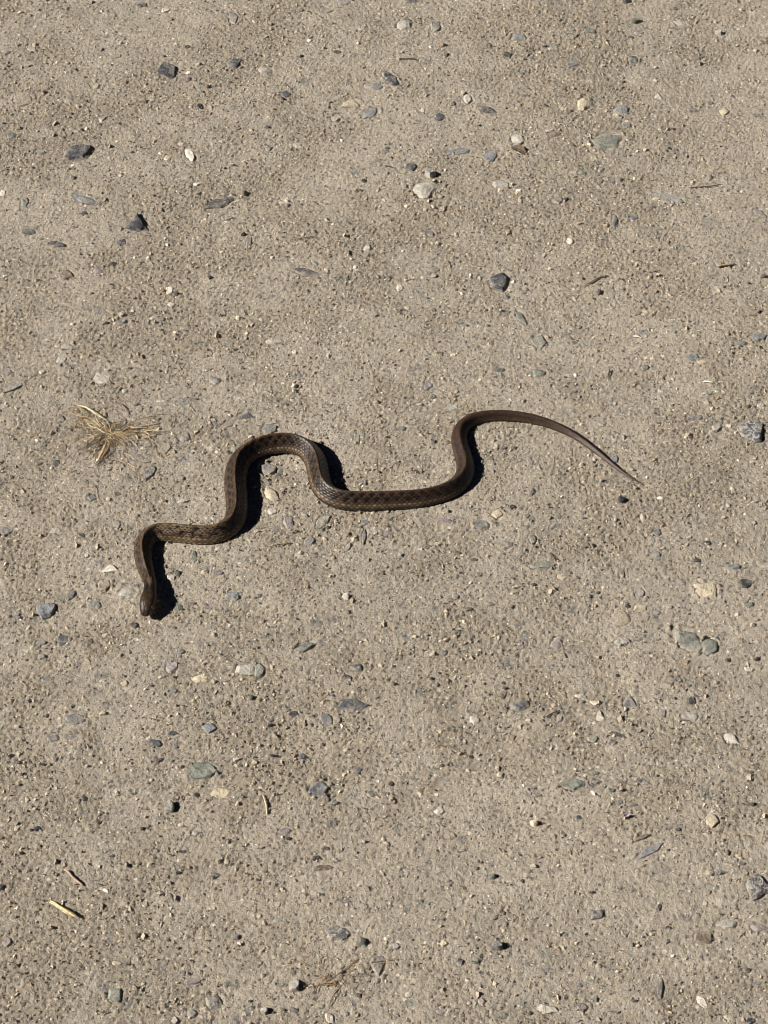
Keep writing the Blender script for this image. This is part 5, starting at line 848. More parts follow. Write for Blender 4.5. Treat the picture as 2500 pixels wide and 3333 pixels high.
def wobble(v, r, freq, amp):
    d = np.zeros(len(v))
    for _ in range(7):
        k = r.normal(size=3) * freq; d += np.sin(v @ k + r.uniform(0, 6.28))
    return v * (1 + amp * d / 2.6)[:, None]

OUTLINE = {   # corner directions in degrees and how far out each wall stands, seen from above
    'tri': [(-90, .45), (35, .5), (145, .5)], 'tridown': [(90, .62), (-35, .52), (-145, .52), (20, .8), (160, .8)],
    'trap': [(90, .62), (-90, .62), (-28, .66), (208, .66)], 'cube': [(0, .62), (90, .62), (180, .62), (270, .62)],
}
def stone_mesh(name, L, W, top, below, shape, seed, fine):
    r = np.random.default_rng(seed)
    v, f = ICO[4 if fine > 1 else 3 if fine else 2]
    v = wobble(v.copy(), r, 1.6, 0.16)
    planes = []
    if shape in OUTLINE:
        walls = [(a + r.uniform(-8, 8), d * r.uniform(.93, 1.07)) for a, d in OUTLINE[shape]]
    elif shape == 'oval':
        walls = [(r.uniform(0, 360), r.uniform(.72, .92)) for _ in range(5)]
    elif shape == 'shard':
        walls = [(r.uniform(-35, 35), r.uniform(.62, .85)), (180 + r.uniform(-35, 35), r.uniform(.62, .85)), (62 + r.uniform(-16, 12), r.uniform(.55, .75)), (118 + r.uniform(-12, 16), r.uniform(.55, .75)),
                 (-60 + r.uniform(-16, 16), r.uniform(.55, .75)), (-120 + r.uniform(-16, 16), r.uniform(.55, .75))]
    else:
        n = r.integers(4, 7); a0 = r.uniform(0, 360)
        walls = [(a0 + 360 * i / n + r.uniform(-20, 20), r.uniform(.50, .80)) for i in range(n)]
    for a, d in walls:
        tilt = r.uniform(.05, .55) if shape != 'cube' else r.uniform(-.05, .15)
        planes.append((np.array([math.cos(R(a)), math.sin(R(a)), tilt]), d))
    planes.append((np.array([r.uniform(-.22, .22), r.uniform(-.22, .22), 1.0]), r.uniform(.45, .62)))
    if shape not in ('oval',):
        for _ in range(3):
            a = r.uniform(0, 6.28); planes.append((np.array([math.cos(a), math.sin(a), r.uniform(.7, 1.4)]), r.uniform(.62, .82)))
    for n, d in planes:
        n = n / np.linalg.norm(n)
        t = np.maximum(v @ n - d, 0)
        v = v - t[:, None] * n * 0.97
    rough = 0.6 if shape in ('oval', 'cube') else 1.0
    v = wobble(v, r, 2.6, 0.04 * rough)
    if fine > 1: v = wobble(v, r, 4.0, 0.07 * rough)
    v = wobble(v, r, 5.5, 0.045 * rough)
    if fine: v = wobble(v, r, 14.0, 0.022)
    lo = v.min(0); hi = v.max(0)
    v[:, :2] = (v[:, :2] - ((lo + hi) / 2)[:2]) / (hi - lo)[:2] * np.array([L, W])
    v[:, 2] = np.where(v[:, 2] > 0, v[:, 2] / hi[2] * (top + 0.0006) - 0.0006, v[:, 2] / -lo[2] * below - 0.0006)
    me = np_mesh(name, v, f)
    me.set_sharp_from_angle(angle=R(18))
    return me

for i, (nm, x, y, L, W, top, below, turn, col, mottle, shape, fine_, label, group) in enumerate(STONES):
    me = stone_mesh(nm, L, W, top, below, shape, 1000 + i, fine_)
    cc = np.array(lin(*col)[:3]) * np.random.default_rng(i).uniform(0.9, 1.1)
    z = float(h_at(x, y, base * fade))
    if label: o = add(nm, me, M_stone, None, label, 'pebble' if nm == 'pebble' else 'stone', group)
    else: o = add(nm, me, M_stone, ground)
    o.location = (x, y, z); o.rotation_euler = (0, 0, turn)
    o.color = (cc[0], cc[1], cc[2], 1.0 - mottle)

# ------------------------------------------------------------------ loose grit (nobody could count it)
def grit(name, n, rmin, rmax, sub, seed, label, power=2.2, margin=0.20, sink=(-.35, .35)):
    r = np.random.default_rng(seed)
    n = int(n * (X1 - X0 + 2 * margin) * (Y1 - Y0 + 2 * margin) / ((X1 - X0) * (Y1 - Y0)))
    x = r.uniform(X0 - margin, X1 + margin, n); y = r.uniform(Y0 - margin, Y1 + margin, n)
    away = np.maximum(np.maximum(np.maximum(X0 - x, x - X1), np.maximum(Y0 - y, y - Y1)), 0)
    keep = (r.uniform(size=n) < (1 - away / max(margin, 1e-6)).clip(0, 1) ** 1.5) & (r.uniform(size=n) < 0.38 + 0.62 * h_at(x, y, rough_patch)) & (r.uniform(size=n) > 0.72 * h_at(x, y, footprint))
    x, y = x[keep], y[keep]; n = len(x)
    if sub == 0:
        v = np.array([[1, 0, 0], [-1, 0, 0], [0, 1, 0], [0, -1, 0], [0, 0, 1], [0, 0, -1]], float)
        f = np.array([[0, 2, 4], [2, 1, 4], [1, 3, 4], [3, 0, 4], [2, 0, 5], [1, 2, 5], [3, 1, 5], [0, 3, 5]])
    else: v, f = ICO[1]
    rad = rmin + (rmax - rmin) * r.uniform(size=n) ** power
    V = v[None] * (1 + 0.28 * r.normal(size=(n, len(v), 1)).clip(-1.4, 1.4))
    V = V * (r.uniform(0.6, 1.35, (n, 1, 3)) * rad[:, None, None])
    V[:, :, 2] *= 0.8
    # random turn about a random axis
    q = r.normal(size=(n, 4)); q /= np.linalg.norm(q, axis=1)[:, None]
    w, a, b, c = q.T
    Rm = np.stack([1 - 2 * (b * b + c * c), 2 * (a * b - c * w), 2 * (a * c + b * w),
                   2 * (a * b + c * w), 1 - 2 * (a * a + c * c), 2 * (b * c - a * w),
                   2 * (a * c - b * w), 2 * (b * c + a * w), 1 - 2 * (a * a + b * b)], 1).reshape(n, 3, 3)
    V = np.einsum('nij,nkj->nki', Rm, V)
    z = h_at(x, y) + rad * r.uniform(sink[0], sink[1], n)
    V += np.stack([x, y, z], 1)[:, None, :]
    F = (f[None] + (np.arange(n) * len(v))[:, None, None]).reshape(-1, 3)
    pal = np.array([lin(*c)[:3] for c in ((162,149,130),(150,139,123),(130,126,119),(106,103,100),(186,173,151),(202,193,177),(74,69,64),(136,118,98))])
    pr = np.array((42,24,9,7,9,2,6,6)); pr = pr / pr.sum()
    ci = r.choice(len(pal), n, p=pr)
    col = pal[ci] * r.uniform(0.8, 1.2, (n, 1))
    me = np_mesh(name, V.reshape(-1, 3), F, smooth=False)
    point_colour(me, np.repeat(col, len(v), 0))
    o = add(name, me, M_grain, None, label, 'grit', kind='stuff')
    return o
grit('fine_grit', 90000, 0.0004, 0.0011, 0, 21, 'fine sandy grit scattered all over the packed dirt', sink=(-.45, .2))
grit('coarse_grit', 15500, 0.0008, 0.0022, 1, 22, 'coarser mixed grit and tiny chips strewn over the packed dirt', 3.0, sink=(-.75, .0))

# ------------------------------------------------------------------ snake
def catmull(P, n=24):
    P = np.asarray(P, float); Q = np.vstack([2 * P[0] - P[1], P, 2 * P[-1] - P[-2]])
    out = []
    for i in range(1, len(Q) - 2):
        t = np.linspace(0, 1, n, endpoint=False)[:, None]
        a, b, c, d = Q[i - 1], Q[i], Q[i + 1], Q[i + 2]
        out.append(0.5 * (2 * b + (c - a) * t + (2 * a - 5 * b + 4 * c - d) * t ** 2 + (3 * b - a - 3 * c + d) * t ** 3))
    out.append(P[-1:]); return np.vstack(out)

def build_snake():
    pts = [(x, y, z, SNAKE[0][2]) for x, y, z in HEAD] + [(x, y, l, w) for x, y, w, l in SNAKE]
    P = catmull([(p[0], p[1], p[2]) for p in pts])
    Wd = catmull([[p[3]] for p in pts])[:, 0]
    seg = np.r_[0, np.cumsum(np.linalg.norm(np.diff(P, axis=0), axis=1))]
    L = seg[-1]; ds = 0.00055; S = np.arange(0, L, ds); S[0] = 1e-5
    P = np.stack([np.interp(S, seg, P[:, i]) for i in range(3)], 1)
    ker = np.exp(-0.5 * (np.arange(-18, 19) / 7.0) ** 2); ker /= ker.sum()
    Pp = np.vstack([P[0] - (P[18:0:-1] - P[0]), P, P[-1] - (P[-2:-20:-1] - P[-1])])
    P = np.stack([np.convolve(Pp[:, i], ker, 'valid') for i in range(3)], 1)
    hw = np.interp(S, seg, Wd)
    # the head, millimetres from the snout
    hx = np.array([0, .4, 1.1, 2.6, 5.2, 7.8, 10.5, 13, 15.6, 18.5, 23, 31]) / 1000
    hwid = np.array([.5, 1.6, 2.4, 3.3, 4.3, 5.0, 5.45, 5.4, 4.8, 4.1, 4.0, 4.3]) / 1000
    hhgt = np.array([.2, .9, 1.5, 2.2, 2.9, 3.3, 3.5, 3.5, 3.4, 3.4, 3.5, 4.0]) / 1000
    s_body = HEAD_END = 0.036
    headw = np.interp(S, hx, hwid); headh = np.interp(S, hx, hhgt)
    k = np.clip((S - 0.024) / 0.016, 0, 1); k = k * k * (3 - 2 * k)
    hw = np.where(S < 0.024, headw, headw * (1 - k) + np.where(S < 0.03, headw, hw) * k)
    hw = np.convolve(np.r_[np.full(6, hw[0]), hw, np.full(6, hw[-1])], np.ones(13) / 13, 'valid') * (S > 0.004) + hw * (S <= 0.004)
    n = len(S); NT = 92
    # half profiles from dorsal ridge to belly (x, z), unit half width
    body = np.array([(0, 1.74), (.09, 1.71), (.25, 1.54), (.46, 1.25), (.68, .95), (.89, .66), (.99, .42), (.93, .2), (.74, .05), (.45, 0), (0, 0)])
    head = np.array([(0, 1.22), (.25, 1.21), (.52, 1.16), (.76, 1.02), (.92, .76), (.99, .50), (.95, .28), (.78, .10), (.5, .02), (.25, 0), (0, 0)])
    tail = np.array([(0, 1.70), (.2, 1.67), (.45, 1.52), (.7, 1.28), (.9, .98), (.97, .7), (.92, .42), (.76, .18), (.52, .05), (.25, 0), (0, 0)])
    def resample(p):
        q = catmull(p, 12); d = np.r_[0, np.cumsum(np.linalg.norm(np.diff(q, axis=0), axis=1))]; d /= d[-1]
        t = np.linspace(0, 1, NT // 2 + 1)
        return np.stack([np.interp(t, d, q[:, 0]), np.interp(t, d, q[:, 1])], 1)
    body, head, tail = map(resample, (body, head, tail))
    full = lambda p: np.vstack([p, np.stack([-p[-2:0:-1, 0], p[-2:0:-1, 1]], 1)])      # right side, then left side back up
    body, head, tail = map(full, (body, head, tail))
    kh = 1 - np.clip((S - 0.018) / 0.03, 0, 1); kh = kh * kh * (3 - 2 * kh)
    kt = np.clip((S / L - 0.62) / 0.2, 0, 1)
    prof = head[None] * kh[:, None, None] + (body[None] * (1 - kt)[:, None, None] + tail[None] * kt[:, None, None]) * (1 - kh)[:, None, None]
    T = np.gradient(P, axis=0); T /= np.linalg.norm(T, axis=1)[:, None]
    side = np.cross(T, [0, 0, 1.0]); side /= np.linalg.norm(side, axis=1)[:, None]
    up = np.cross(side, T)
    off_x = prof[:, :, 0] * hw[:, None]; off_z = prof[:, :, 1] * hw[:, None]
    hz = np.where(S < 0.024, headh * 2 / (1.22 * hw), 1.0); kz = np.clip((S - 0.016) / 0.02, 0, 1)
    hz = np.interp(S, hx, hhgt) * 2 / (1.22 * hw) * (1 - kz) + kz
    off_z = off_z * hz[:, None]
    # scales: a staggered lattice of overlapping keeled scales
    th = np.arange(NT) / NT; a = np.where(th <= .5, th, 1 - th) * 2           # 0 along the back, 1 along the belly
    rows = 27
    v = np.broadcast_to(th[None] * rows + 0.5, (n, NT)); pitch = np.clip(hw * 0.46, 0.0008, 0.0032)
    u = np.broadcast_to(np.cumsum(ds / pitch)[:, None], (n, NT))
    best = np.full((n, NT), 9.0); du = np.zeros((n, NT)); dv = np.zeros((n, NT)); cu = np.zeros((n, NT)); cv = np.zeros((n, NT))
    for dj in (-1, 0, 1):
        j = np.floor(v) + dj; ofs = 0.5 * np.mod(j, 2)
        i_ = np.round(u - ofs) + ofs
        for di in (-1, 0, 1):
            ee = u - (i_ + di); ff = v - (j + .5)
            d = np.abs(ee) * 1.15 + np.abs(ff) * 0.95
            m = d < best
            best = np.where(m, d, best); du = np.where(m, ee, du); dv = np.where(m, ff, dv); cu = np.where(m, i_ + di, cu); cv = np.where(m, j + .5, cv)
    groove = np.clip((best - 0.36) / 0.22, 0, 1)
    relief = 0.55 * du + 0.30 * np.exp(-(dv / .16) ** 2) - 0.75 * groove
    sc_amt = np.clip((S - 0.014) / 0.012, 0, 1)[:, None] * np.clip(hw / 0.0036, 0, 1)[:, None] * np.where(a > .86, .3, 1)[None]
    relief = relief * 0.00026 * sc_amt
    # large plates on the crown of the head
    seeds = [(0, .3), (-.5, 1.7), (.5, 1.7), (-.42, 3.7), (.42, 3.7), (0, 7.2), (-.66, 6.6), (.66, 6.6), (-.40, 11.6), (.40, 11.6), (-.9, 9.6), (.9, 9.6), (-.95, 13), (.95, 13), (-.3, 16), (.3, 16), (-.8, 16), (.8, 16)]
    lat_mm = prof[:, :, 0] * hw[:, None] * 1000; s_mm = S[:, None] * 1000
    hw_h = np.interp(S, hx, hwid) * 1000
    D = np.stack([np.sqrt((lat_mm - lx * hw_h[:, None]) ** 2 + ((s_mm - ly) * .8) ** 2) for lx, ly in seeds]); D.sort(axis=0)
    seam = np.clip(1 - (D[1] - D[0]) / .45, 0, 1) * (a < .52)[None] * np.clip((16.5 - s_mm) / 2, 0, 1)
    relief = relief - 0.00016 * seam
    cen = np.zeros((n, NT, 2)); cen[..., 1] = (0.6 * hw * hz)[:, None]
    nx_, nz_ = off_x, off_z - cen[..., 1]; nl = np.sqrt(nx_ ** 2 + nz_ ** 2) + 1e-9
    off_x = off_x + nx_ / nl * relief; off_z = off_z + nz_ / nl * relief
    V = P[:, None, :] + side[:, None, :] * off_x[..., None] + up[:, None, :] * off_z[..., None]
    V[..., 2] -= (0.0007 * np.clip(hw / 0.004, 0, 1) - 0.0009 * np.clip(1 - hw / 0.0025, 0, 1))[:, None]
    # colouring, decided scale by scale
    ca = np.mod(cv / rows, 1.0); ca = np.where(ca <= .5, ca, 1 - ca) * 2; ca = np.abs(ca)
    cs = np.interp(cu, u[:, 0], S)
    hsh = np.mod(np.sin(cu * 127.1 + cv * 311.7) * 43758.5453, 1.0)
    hs2 = np.mod(np.sin(cu * 269.5 + cv * 183.3) * 12543.123, 1.0)
    lc = lambda *c: np.array(lin(*c)[:3])
    frac = cs / L
    fade_p = np.clip((0.80 - frac) / 0.35, 0.0, 1)                            # markings weaken toward the tail
    col = np.empty((n, NT, 3))
    back = lc(58, 44, 33); tailc = lc(60, 45, 34)
    kk = np.clip((frac - .5) / .3, 0, 1)[..., None]
    col[:] = back * (1 - kk) + tailc * kk
    period = 0.0066
    sgn = np.where(np.mod(cv / rows, 1.0) <= .5, 0.0, .5)
    ph = np.mod((.7 * S[:, None] + .3 * cs) / period + sgn * .3 + .12 * (hs2 - .5), 1.0)
    ap = .6 * ca + .4 * a[None]
    box = lambda c, w, p: np.clip((w - np.abs(ap - c)) / .02, 0, 1) * np.clip((.25 - np.abs(p - .5)) / .06, 0, 1)
    row1 = box(.125, .062, ph); row2 = box(.285, .075, np.mod(ph + .5, 1))
    spot = np.maximum(row1, row2) * np.clip(fade_p * 1.3, 0, 1) * (0.8 + .2 * hsh)
    col = col * (1 - spot[..., None]) + lc(9, 8, 6) * spot[..., None]
    # narrow stripe along the back
    stripe = np.exp(-(a[None] / .030) ** 2) * np.clip((0.62 - S / L) / .3, .12, 1)[:, None] * (S > .02)[:, None] * (.35 + .65 * np.clip(.5 + 1.2 * np.sin(S / .0066 * 2 * math.pi), 0, 1))[:, None] * (.7 + .6 * (hsh - .5))
    col = col * (1 - .7 * stripe[..., None]) + lc(118, 88, 56) * .7 * stripe[..., None]
    # pale stripe low on each flank, dusky edge scales below it, pale belly
    ca_s = .55 * ca + .45 * a[None]
    lat = np.clip(1 - np.abs(ca_s - .475) / .075, 0, 1) ** .6 * np.clip((.95 - frac) / .6, .12, 1) * (0.55 + 0.45 * (hsh > .35))
    flank = np.where(th <= .5, 1.0, .22)[None]
    lat = lat * flank
    col = col * (1 - lat[..., None]) + lc(120, 102, 79) * lat[..., None]
    low = np.clip((ca_s - .53) / .05, 0, 1); kf = (np.clip((.42 - frac) / .2, 0, 1) * np.where(th <= .5, 1.0, 0.0)[None])[..., None]
    lowc = (lc(70, 57, 45) * (1 - kf) + lc(126, 109, 85) * kf) * (1 - kk) + lc(76, 60, 48) * kk
    col = col * (1 - low[..., None]) + lowc * low[..., None]
    dl = np.exp(-((ca_s - .24) / .06) ** 2) * np.clip((frac - .5) / .2, 0, 1)      # dusky line along the tail
    col *= (1 - .45 * dl)[..., None]
    # skin between the scales, and uneven scales
    col *= (0.66 + .68 * hs2)[..., None]
    pale = np.clip(lat + low, 0, 1)
    col *= (1 - (.38 + .3 * pale) * groove * sc_amt)[..., None]
    fleck = groove * sc_amt * (hsh > .45) * np.exp(-((frac - .16) / .06) ** 2) * (ca < .45)
    col = col * (1 - .5 * fleck[..., None]) + lc(150, 130, 104) * .5 * fleck[..., None]
    # head and nape
    sm = S[:, None] * 1000 + 0 * a[None]; aa = 0 * sm + a[None]
    hd = np.clip((20 - sm) / 3, 0, 1)[..., None]
    crown = lc(58, 44, 29) * (0.85 + .3 * np.sin(sm * 1.7 + aa * 9)[..., None] * .3)
    col = col * (1 - hd) + crown * hd
    lip = np.clip((aa - .50) / .06, 0, 1) * np.clip((20 - sm) / 3, 0, 1)
    col = col * (1 - lip[..., None]) + lc(176, 158, 124) * lip[..., None]
    mouth = np.exp(-((aa - .60) / .018) ** 2) * np.clip((17 - sm) / 2, 0, 1)
    col = col * (1 - .85 * mouth[..., None]) + lc(30, 24, 18) * .85 * mouth[..., None]
    blot = np.exp(-((sm - 19.0) / 4.2) ** 4) * np.clip((aa - .05) / .05, 0, 1) * np.clip((.52 - aa) / .08, 0, 1)
    col = col * (1 - blot[..., None]) + lc(24, 20, 16) * blot[..., None]
    nape = np.exp(-((sm - 24.5) / 3.0) ** 4) * np.clip((.20 - aa) / .1, 0, 1)
    col = col * (1 - .3 * nape[..., None]) + lc(126, 104, 78) * .3 * nape[..., None]
    cellr = np.mod(np.sin(np.floor(sm / .9) * 12.9898 + np.floor(th * 34)[None] * 78.233) * 43758.5, 1.0)
    col = col * (1 - hd * (.34 * cellr[..., None]))
    col *= (1 - .6 * seam)[..., None]
    idx = np.arange(n * NT).reshape(n, NT); nxt = np.roll(idx, -1, 1)
    quads = np.stack([idx[:-1].ravel(), idx[1:].ravel(), nxt[1:].ravel(), nxt[:-1].ravel()], 1)
    # close snout and tail with a fan folded into quads
    cap = []
    for ring in (idx[0], idx[-1]):
        h = NT // 2
        for q in range(h - 1):
            cap.append((ring[q], ring[q + 1], ring[(NT - q - 1) % NT], ring[(NT - q) % NT]) if q else (ring[0], ring[1], ring[NT - 1], ring[NT - 1]))
    verts = V.reshape(-1, 3)
    # end points
    tips = np.vstack([V[0].mean(0) - T[0] * 0.0002, V[-1].mean(0) + T[-1] * 0.0008])
    verts = np.vstack([verts, tips]); ti = n * NT
    me = bpy.data.meshes.new('snake')
    tri = [(int(idx[0][q]), int(idx[0][(q + 1) % NT]), ti) for q in range(NT)] + [(int(idx[-1][(q + 1) % NT]), int(idx[-1][q]), ti + 1) for q in range(NT)]
    me.from_pydata(verts.tolist(), [], quads.tolist() + tri)
    me.polygons.foreach_set('use_smooth', np.ones(len(me.polygons), dtype=bool))
    point_colour(me, np.vstack([col.reshape(-1, 3), col[0].mean(0)[None], col[-1].mean(0)[None]]))
    me.update()
    snake = add('snake', me, M_snake, None, 'slender dark brown checkered snake with pale side stripes winding across the dirt', 'snake')
    # eyes
    k = int(np.searchsorted(S, 0.0058))
    N = Nodes('snake_eye'); N.b.inputs['Base Color'].default_value = (0.012, 0.009, 0.006, 1); N.b.inputs['Roughness'].default_value = 0.08
    Nr = Nodes('snake_iris'); Nr.b.inputs['Base Color'].default_value = (0.12, 0.06, 0.02, 1); Nr.b.inputs['Roughness'].default_value = 0.3
    for sg in (1, -1):
        c = P[k] + side[k] * sg * hw[k] * 0.76 + up[k] * (headh[k] * 1.24) + np.array([0, 0, -.0007])
        v, f = ICO[3]
        me = np_mesh('eye', v * 0.00118, f); e = add('eye', me, N.m, snake); e.location = c
        ax_ = side[k] * sg * .8 + up[k] * .35; ax_ /= np.linalg.norm(ax_)
        rr = np.linspace(0, 2 * math.pi, 25)[:-1]; b1 = np.cross(ax_, T[k]); b1 /= np.linalg.norm(b1); b2 = np.cross(ax_, b1)
        ring = []
        for rad, hgt in ((0.00060, 0.00107), (0.00098, 0.00078), (0.00102, 0.0006)):
            ring.append(ax_ * hgt + np.outer(np.cos(rr), b1) * rad + np.outer(np.sin(rr), b2) * rad)
        vv = np.vstack(ring); q = []
        for s_ in range(2):
            for t_ in range(24): q.append((s_ * 24 + t_, s_ * 24 + (t_ + 1) % 24, (s_ + 1) * 24 + (t_ + 1) % 24, (s_ + 1) * 24 + t_))
        ir = add('iris', np_mesh('iris', vv, np.array(q)), Nr.m, e)
    return snake
snake = build_snake()

# ------------------------------------------------------------------ dry plant bits
DRY = dict(dkbrown=(78, 66, 54), brown=(112, 92, 70), ltbrown=(150, 118, 84), tan=(158, 134, 100), greybrown=(112, 98, 84), white=(226, 218, 204),
           pinkgrey=(168, 140, 124), straw=(178, 159, 124), palestraw=(196, 181, 150), orange=(158, 134, 104), yellow=(198, 180, 128))

def strand(pts, radius, flat=1.0, lift=0.0, colour='straw', sides=7, taper=0.35, seed=0, arch=0.0, crease=False, contact=True):
    """a bent, tapering stalk lying over the ground; returns a mesh"""
    r = np.random.default_rng(seed)
    P2 = catmull(np.array(pts, float), 6); n = len(P2)
    t = np.linspace(0, 1, n)
    z = h_at(P2[:, 0], P2[:, 1], base * fade) + 0.0004 + lift * np.sin(math.pi * np.clip(t * .9 + .08, 0, 1)) + arch * t
    P = np.column_stack([P2, z + radius * flat * .8])
    P[:, :2] += r.normal(0, radius * .12, (n, 2))
    T = np.gradient(P, axis=0); T /= np.linalg.norm(T, axis=1)[:, None] + 1e-12
    sd = np.cross(T, [0, 0, 1.0]); sd /= np.linalg.norm(sd, axis=1)[:, None] + 1e-12
    up = np.cross(sd, T)
    rad = radius * (1 - taper * np.abs(2 * t - 1) ** 2.2) * (1 + .12 * r.normal(size=n))
    ang = np.arange(sides) / sides * 2 * math.pi
    V = P[:, None] + rad[:, None, None] * (np.cos(ang)[None, :, None] * sd[:, None] + flat * np.sin(ang)[None, :, None] * up[:, None])
    V = V.reshape(-1, 3); f = []
    for i in range(n - 1):
        for j in range(sides): f.append((i * sides + j, i * sides + (j + 1) % sides, (i + 1) * sides + (j + 1) % sides, (i + 1) * sides + j))
    V = np.vstack([V, P[0], P[-1]]); a = n * sides
    for j in range(sides):
        f.append((a, (j + 1) % sides, j)); f.append((a + 1, (n - 1) * sides + j, (n - 1) * sides + (j + 1) % sides))
    me = bpy.data.meshes.new('strand'); me.from_pydata(V.tolist(), [], f)
    me.polygons.foreach_set('use_smooth', np.ones(len(me.polygons), dtype=bool))
    c = np.array(lin(*DRY[colour])[:3]) if isinstance(colour, str) else np.array(colour)
    k = np.repeat(r.uniform(.75, 1.2, n), sides)[:, None]
    point_colour(me, np.vstack([c * k, c[None], c[None]]))
    me.update(); return me

for i, (nm, pts, rad, colr, label) in enumerate(TWIGS):
    add(nm, strand(pts, rad, .85, 0.0006, colr, 8, .35, 50 + i), M_dry, None, label, nm)

# yellow straw: a split stalk with its inner blade
st = add('straw', None, None, None, 'yellow piece of straw lying slanted near the lower left edge', 'straw')
st.location = (STRAW[2][0], STRAW[2][1], 0)
def local(me, o):
    me.transform(Matrix.Translation(-Vector(o.location))); return me
def shift(pts, dx, dy): return [(x + dx, y + dy) for x, y in pts]
add('stalk', local(strand(STRAW, 0.0007, .7, .0008, 'yellow', 10, .45, 90, .0022), st), M_dry, st)
add('sheath', local(strand(shift(STRAW[:4], -.0006, -.0005), 0.0005, .5, .0006, 'palestraw', 8, .6, 91, .001), st), M_dry, st)
add('split_edge', local(strand(shift(STRAW[1:], .0006, .0007), 0.0004, .8, .001, 'brown', 6, .5, 92, .0022), st), M_dry, st)

# dry leaf: a curled blade with a midrib
def leaf(pts):
    P2 = catmull(np.array(pts), 6); n = len(P2); t = np.linspace(0, 1, n)
    T = np.gradient(P2, axis=0); T /= np.linalg.norm(T, axis=1)[:, None]; sd = np.stack([-T[:, 1], T[:, 0]], 1)
    w = 0.0033 * np.sin(math.pi * np.clip(t * .96 + .02, 0, 1)) ** .7
    m = 9; V = []; F = []
    for layer in (0, 1):
        for i in range(n):
            for j in range(m):
                q = j / (m - 1) * 2 - 1
                p = P2[i] + sd[i] * q * w[i]
                V.append((p[0], p[1], .0012 + .0035 * abs(q) ** 1.6 * math.sin(math.pi * t[i]) + .0004 * math.sin(t[i] * 23 + q * 5) - layer * .00025))
    for layer in (0, 1):
        o_ = layer * n * m
        for i in range(n - 1):
            for j in range(m - 1):
                q = (o_ + i * m + j, o_ + i * m + j + 1, o_ + (i + 1) * m + j + 1, o_ + (i + 1) * m + j)
                F.append(q if layer == 0 else q[::-1])
    me = bpy.data.meshes.new('leaf'); me.from_pydata(V, [], F)
    me.polygons.foreach_set('use_smooth', np.ones(len(F), dtype=bool))
    point_colour(me, np.array(lin(92, 78, 58)[:3]) * rng.uniform(.75, 1.2, (len(V), 1))); return me
lf = add('dry_leaf', None, None, None, 'small brown curled dry leaf right of centre near the top', 'leaf')
lf.location = (LEAF[1][0], LEAF[1][1], 0)
add('blade', local(leaf(LEAF), lf), M_dry, lf)
add('midrib', local(strand(LEAF, .0005, .8, .0006, 'dkbrown', 6, .6, 95), lf), M_dry, lf)

# dry grass tuft: a pressed-down clump
tf = add('grass_tuft', None, None, None, 'flattened tuft of dry straw-coloured grass left of the snake', 'grass tuft')
tf.location = (TUFT_CENTRE[0], TUFT_CENTRE[1], 0)
for i, (pts, rad, colr, lift) in enumerate(TUFT):
    add('grass_blade', local(strand(pts, rad, .45, lift, colr, 6, .75, 200 + i), tf), M_dry, tf)
def fuzz(name, centre, n, seed, spread, parent, cols, squash=.75, lab=None):
    r = np.random.default_rng(seed); V = []; F = []; Cc = []
    for i in range(n):
        a = (r.normal(.12, .35), r.normal(2.5, .4), r.normal(4.15, .45), r.uniform(0, 6.28))[r.integers(4)]; d0 = abs(r.normal(0, .5)) * spread
        L = r.uniform(.12, .45) * spread; b = a + r.normal(0, .8)
        x, y = centre[0] + math.cos(a) * d0, centre[1] + math.sin(a) * d0 * squash
        m = 6; rad = r.uniform(.00014, .0003); curl = r.normal(0, 1.3); lift = r.uniform(.0001, .0012)
        c = np.array(lin(*DRY[cols[r.integers(len(cols))]])[:3]) * r.uniform(.6, 1.15)
        k0 = len(V)
        for j in range(m):
            t = j / (m - 1); bb = b + curl * (t - .5)
            z = .0008 + lift * math.sin(math.pi * t) + float(h_at(x, y, base * fade))
            tw = rad * (1 - .6 * t)
            V += [(x - math.sin(bb) * tw, y + math.cos(bb) * tw, z), (x + math.sin(bb) * tw, y - math.cos(bb) * tw, z), (x, y, z + tw * 1.4)]
            Cc += [c] * 3
            x += math.cos(bb) * L / m; y += math.sin(bb) * L / m
            if j:
                for q in range(3): F.append((k0 + (j - 1) * 3 + q, k0 + (j - 1) * 3 + (q + 1) % 3, k0 + j * 3 + (q + 1) % 3, k0 + j * 3 + q))
    me = bpy.data.meshes.new(name); me.from_pydata(V, [], F)
    point_colour(me, np.array(Cc))
    return me
fz = add('fine_fibres', local(fuzz('fine_fibres', TUFT_CENTRE, 300, 5, .040, tf, ['straw', 'ltbrown', 'brown', 'tan', 'palestraw', 'straw']), tf), M_dry, tf, kind='stuff')

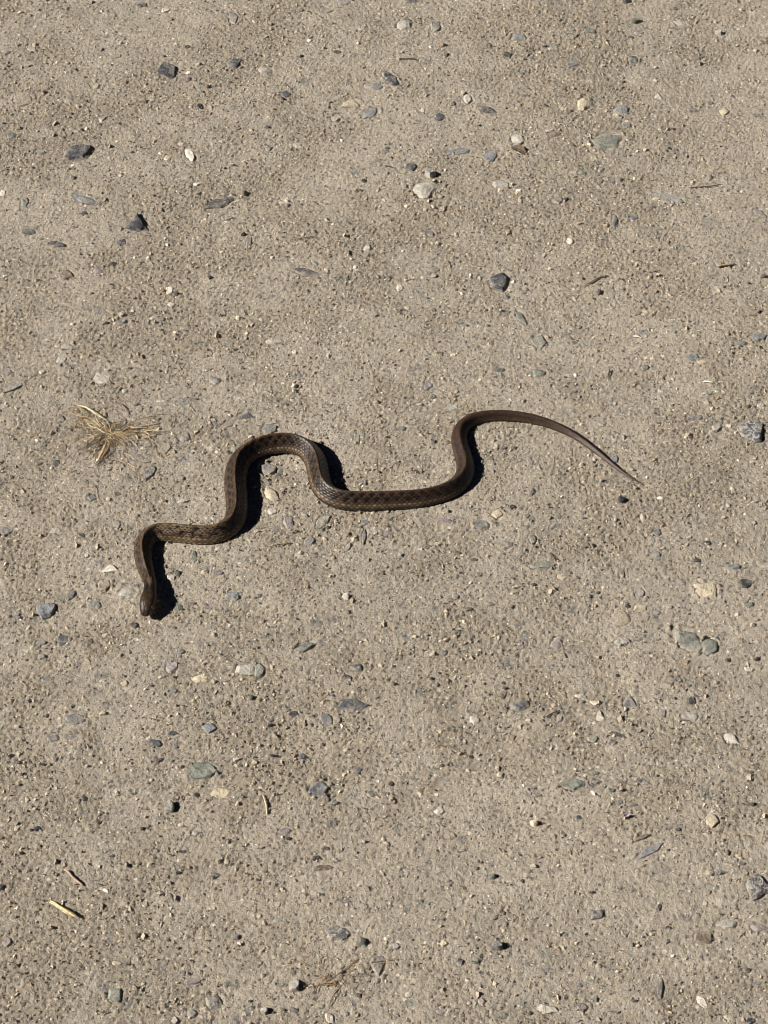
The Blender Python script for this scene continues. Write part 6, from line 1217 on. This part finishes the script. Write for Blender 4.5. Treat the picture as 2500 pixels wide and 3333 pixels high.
# thin dry strands added to draw crisp light and dark strokes on the dirt
def stroke_bits(name, n, seed):
    r = np.random.default_rng(seed); m = 4
    x = r.uniform(X0 - .08, X1 + .08, n); y = r.uniform(Y0 - .08, Y1 + .08, n); b = r.uniform(0, 6.28, n); curl = r.normal(0, 1.1, n)
    L = r.uniform(.0014, .0048, n); rad = r.uniform(.00012, .00028, n); lift = r.uniform(.0001, .0009, n)
    cols = np.array([lin(*DRY[c])[:3] for c in ('palestraw', 'straw', 'tan', 'greybrown', 'dkbrown', 'dkbrown')])[r.integers(0, 6, n)] * r.uniform(.65, 1.05, (n, 1))
    V = np.zeros((n, m, 3, 3)); z0 = h_at(x, y) + .0003
    for j in range(m):
        t = j / (m - 1); bb = b + curl * (t - .5); tw = rad * (1 - .6 * abs(2 * t - 1)); z = z0 + lift * math.sin(math.pi * t)
        V[:, j, 0] = np.stack([x - np.sin(bb) * tw, y + np.cos(bb) * tw, z], 1)
        V[:, j, 1] = np.stack([x + np.sin(bb) * tw, y - np.cos(bb) * tw, z], 1)
        V[:, j, 2] = np.stack([x, y, z + tw * 1.5], 1)
        x = x + np.cos(bb) * L / m; y = y + np.sin(bb) * L / m
    q = np.array([(j * 3 + k, j * 3 + (k + 1) % 3, (j + 1) * 3 + (k + 1) % 3, (j + 1) * 3 + k) for j in range(m - 1) for k in range(3)])
    F = (q[None] + (np.arange(n) * m * 3)[:, None, None]).reshape(-1, 4)
    me = np_mesh(name, V.reshape(-1, 3), F, smooth=False)
    point_colour(me, np.repeat(cols, m * 3, 0))
    return add(name, me, M_dry, None, 'tiny dry strands added as light and dark strokes over the packed dirt', 'stroke_bits', kind='stuff')
stroke_bits('ground_strokes', 15500, 31)
# brown root fibres near the bottom edge
rf = add('root_fibres', None, None, None, 'thin flat patch of brown root fibres near the bottom, right of the wedge-shaped pebble', 'root fibres')
rf.location = (ROOT_CENTRE[0], ROOT_CENTRE[1], 0)
for i, (pts, rad, colr, lift) in enumerate(ROOTS):
    add('root', local(strand(pts, rad, .7, lift, colr, 6, .7, 300 + i), rf), M_dry, rf)
add('fine_roots', local(fuzz('fine_roots', ROOT_CENTRE, 34, 8, .030, rf, ['brown', 'ltbrown', 'tan']), rf), M_dry, rf, kind='stuff')
# one fallen petal
def petal(c):
    V = []; F = []; n, m = 9, 7
    for layer in (0, 1):
        for i in range(n):
            t = i / (n - 1); w = .0008 * math.sin(math.pi * (t * .9 + .07)) ** .6
            for j in range(m):
                q = j / (m - 1) * 2 - 1
                V.append((c[0] + (t - .5) * .0030, c[1] + q * w + (t - .5) * .0012, .0013 + .0009 * q * q + .0006 * t - layer * .00012))
        for i in range(n - 1):
            for j in range(m - 1):
                q = [layer * n * m + i * m + j, layer * n * m + i * m + j + 1, layer * n * m + (i + 1) * m + j + 1, layer * n * m + (i + 1) * m + j]
                F.append(q if layer else q[::-1])
    me = bpy.data.meshes.new('petal'); me.from_pydata(V, [], F); point_colour(me, np.array(lin(168, 156, 184)[:3])); return me
add('petal', petal(PETAL), M_dry, None, 'tiny lilac petal lying in the lower right', 'petal')
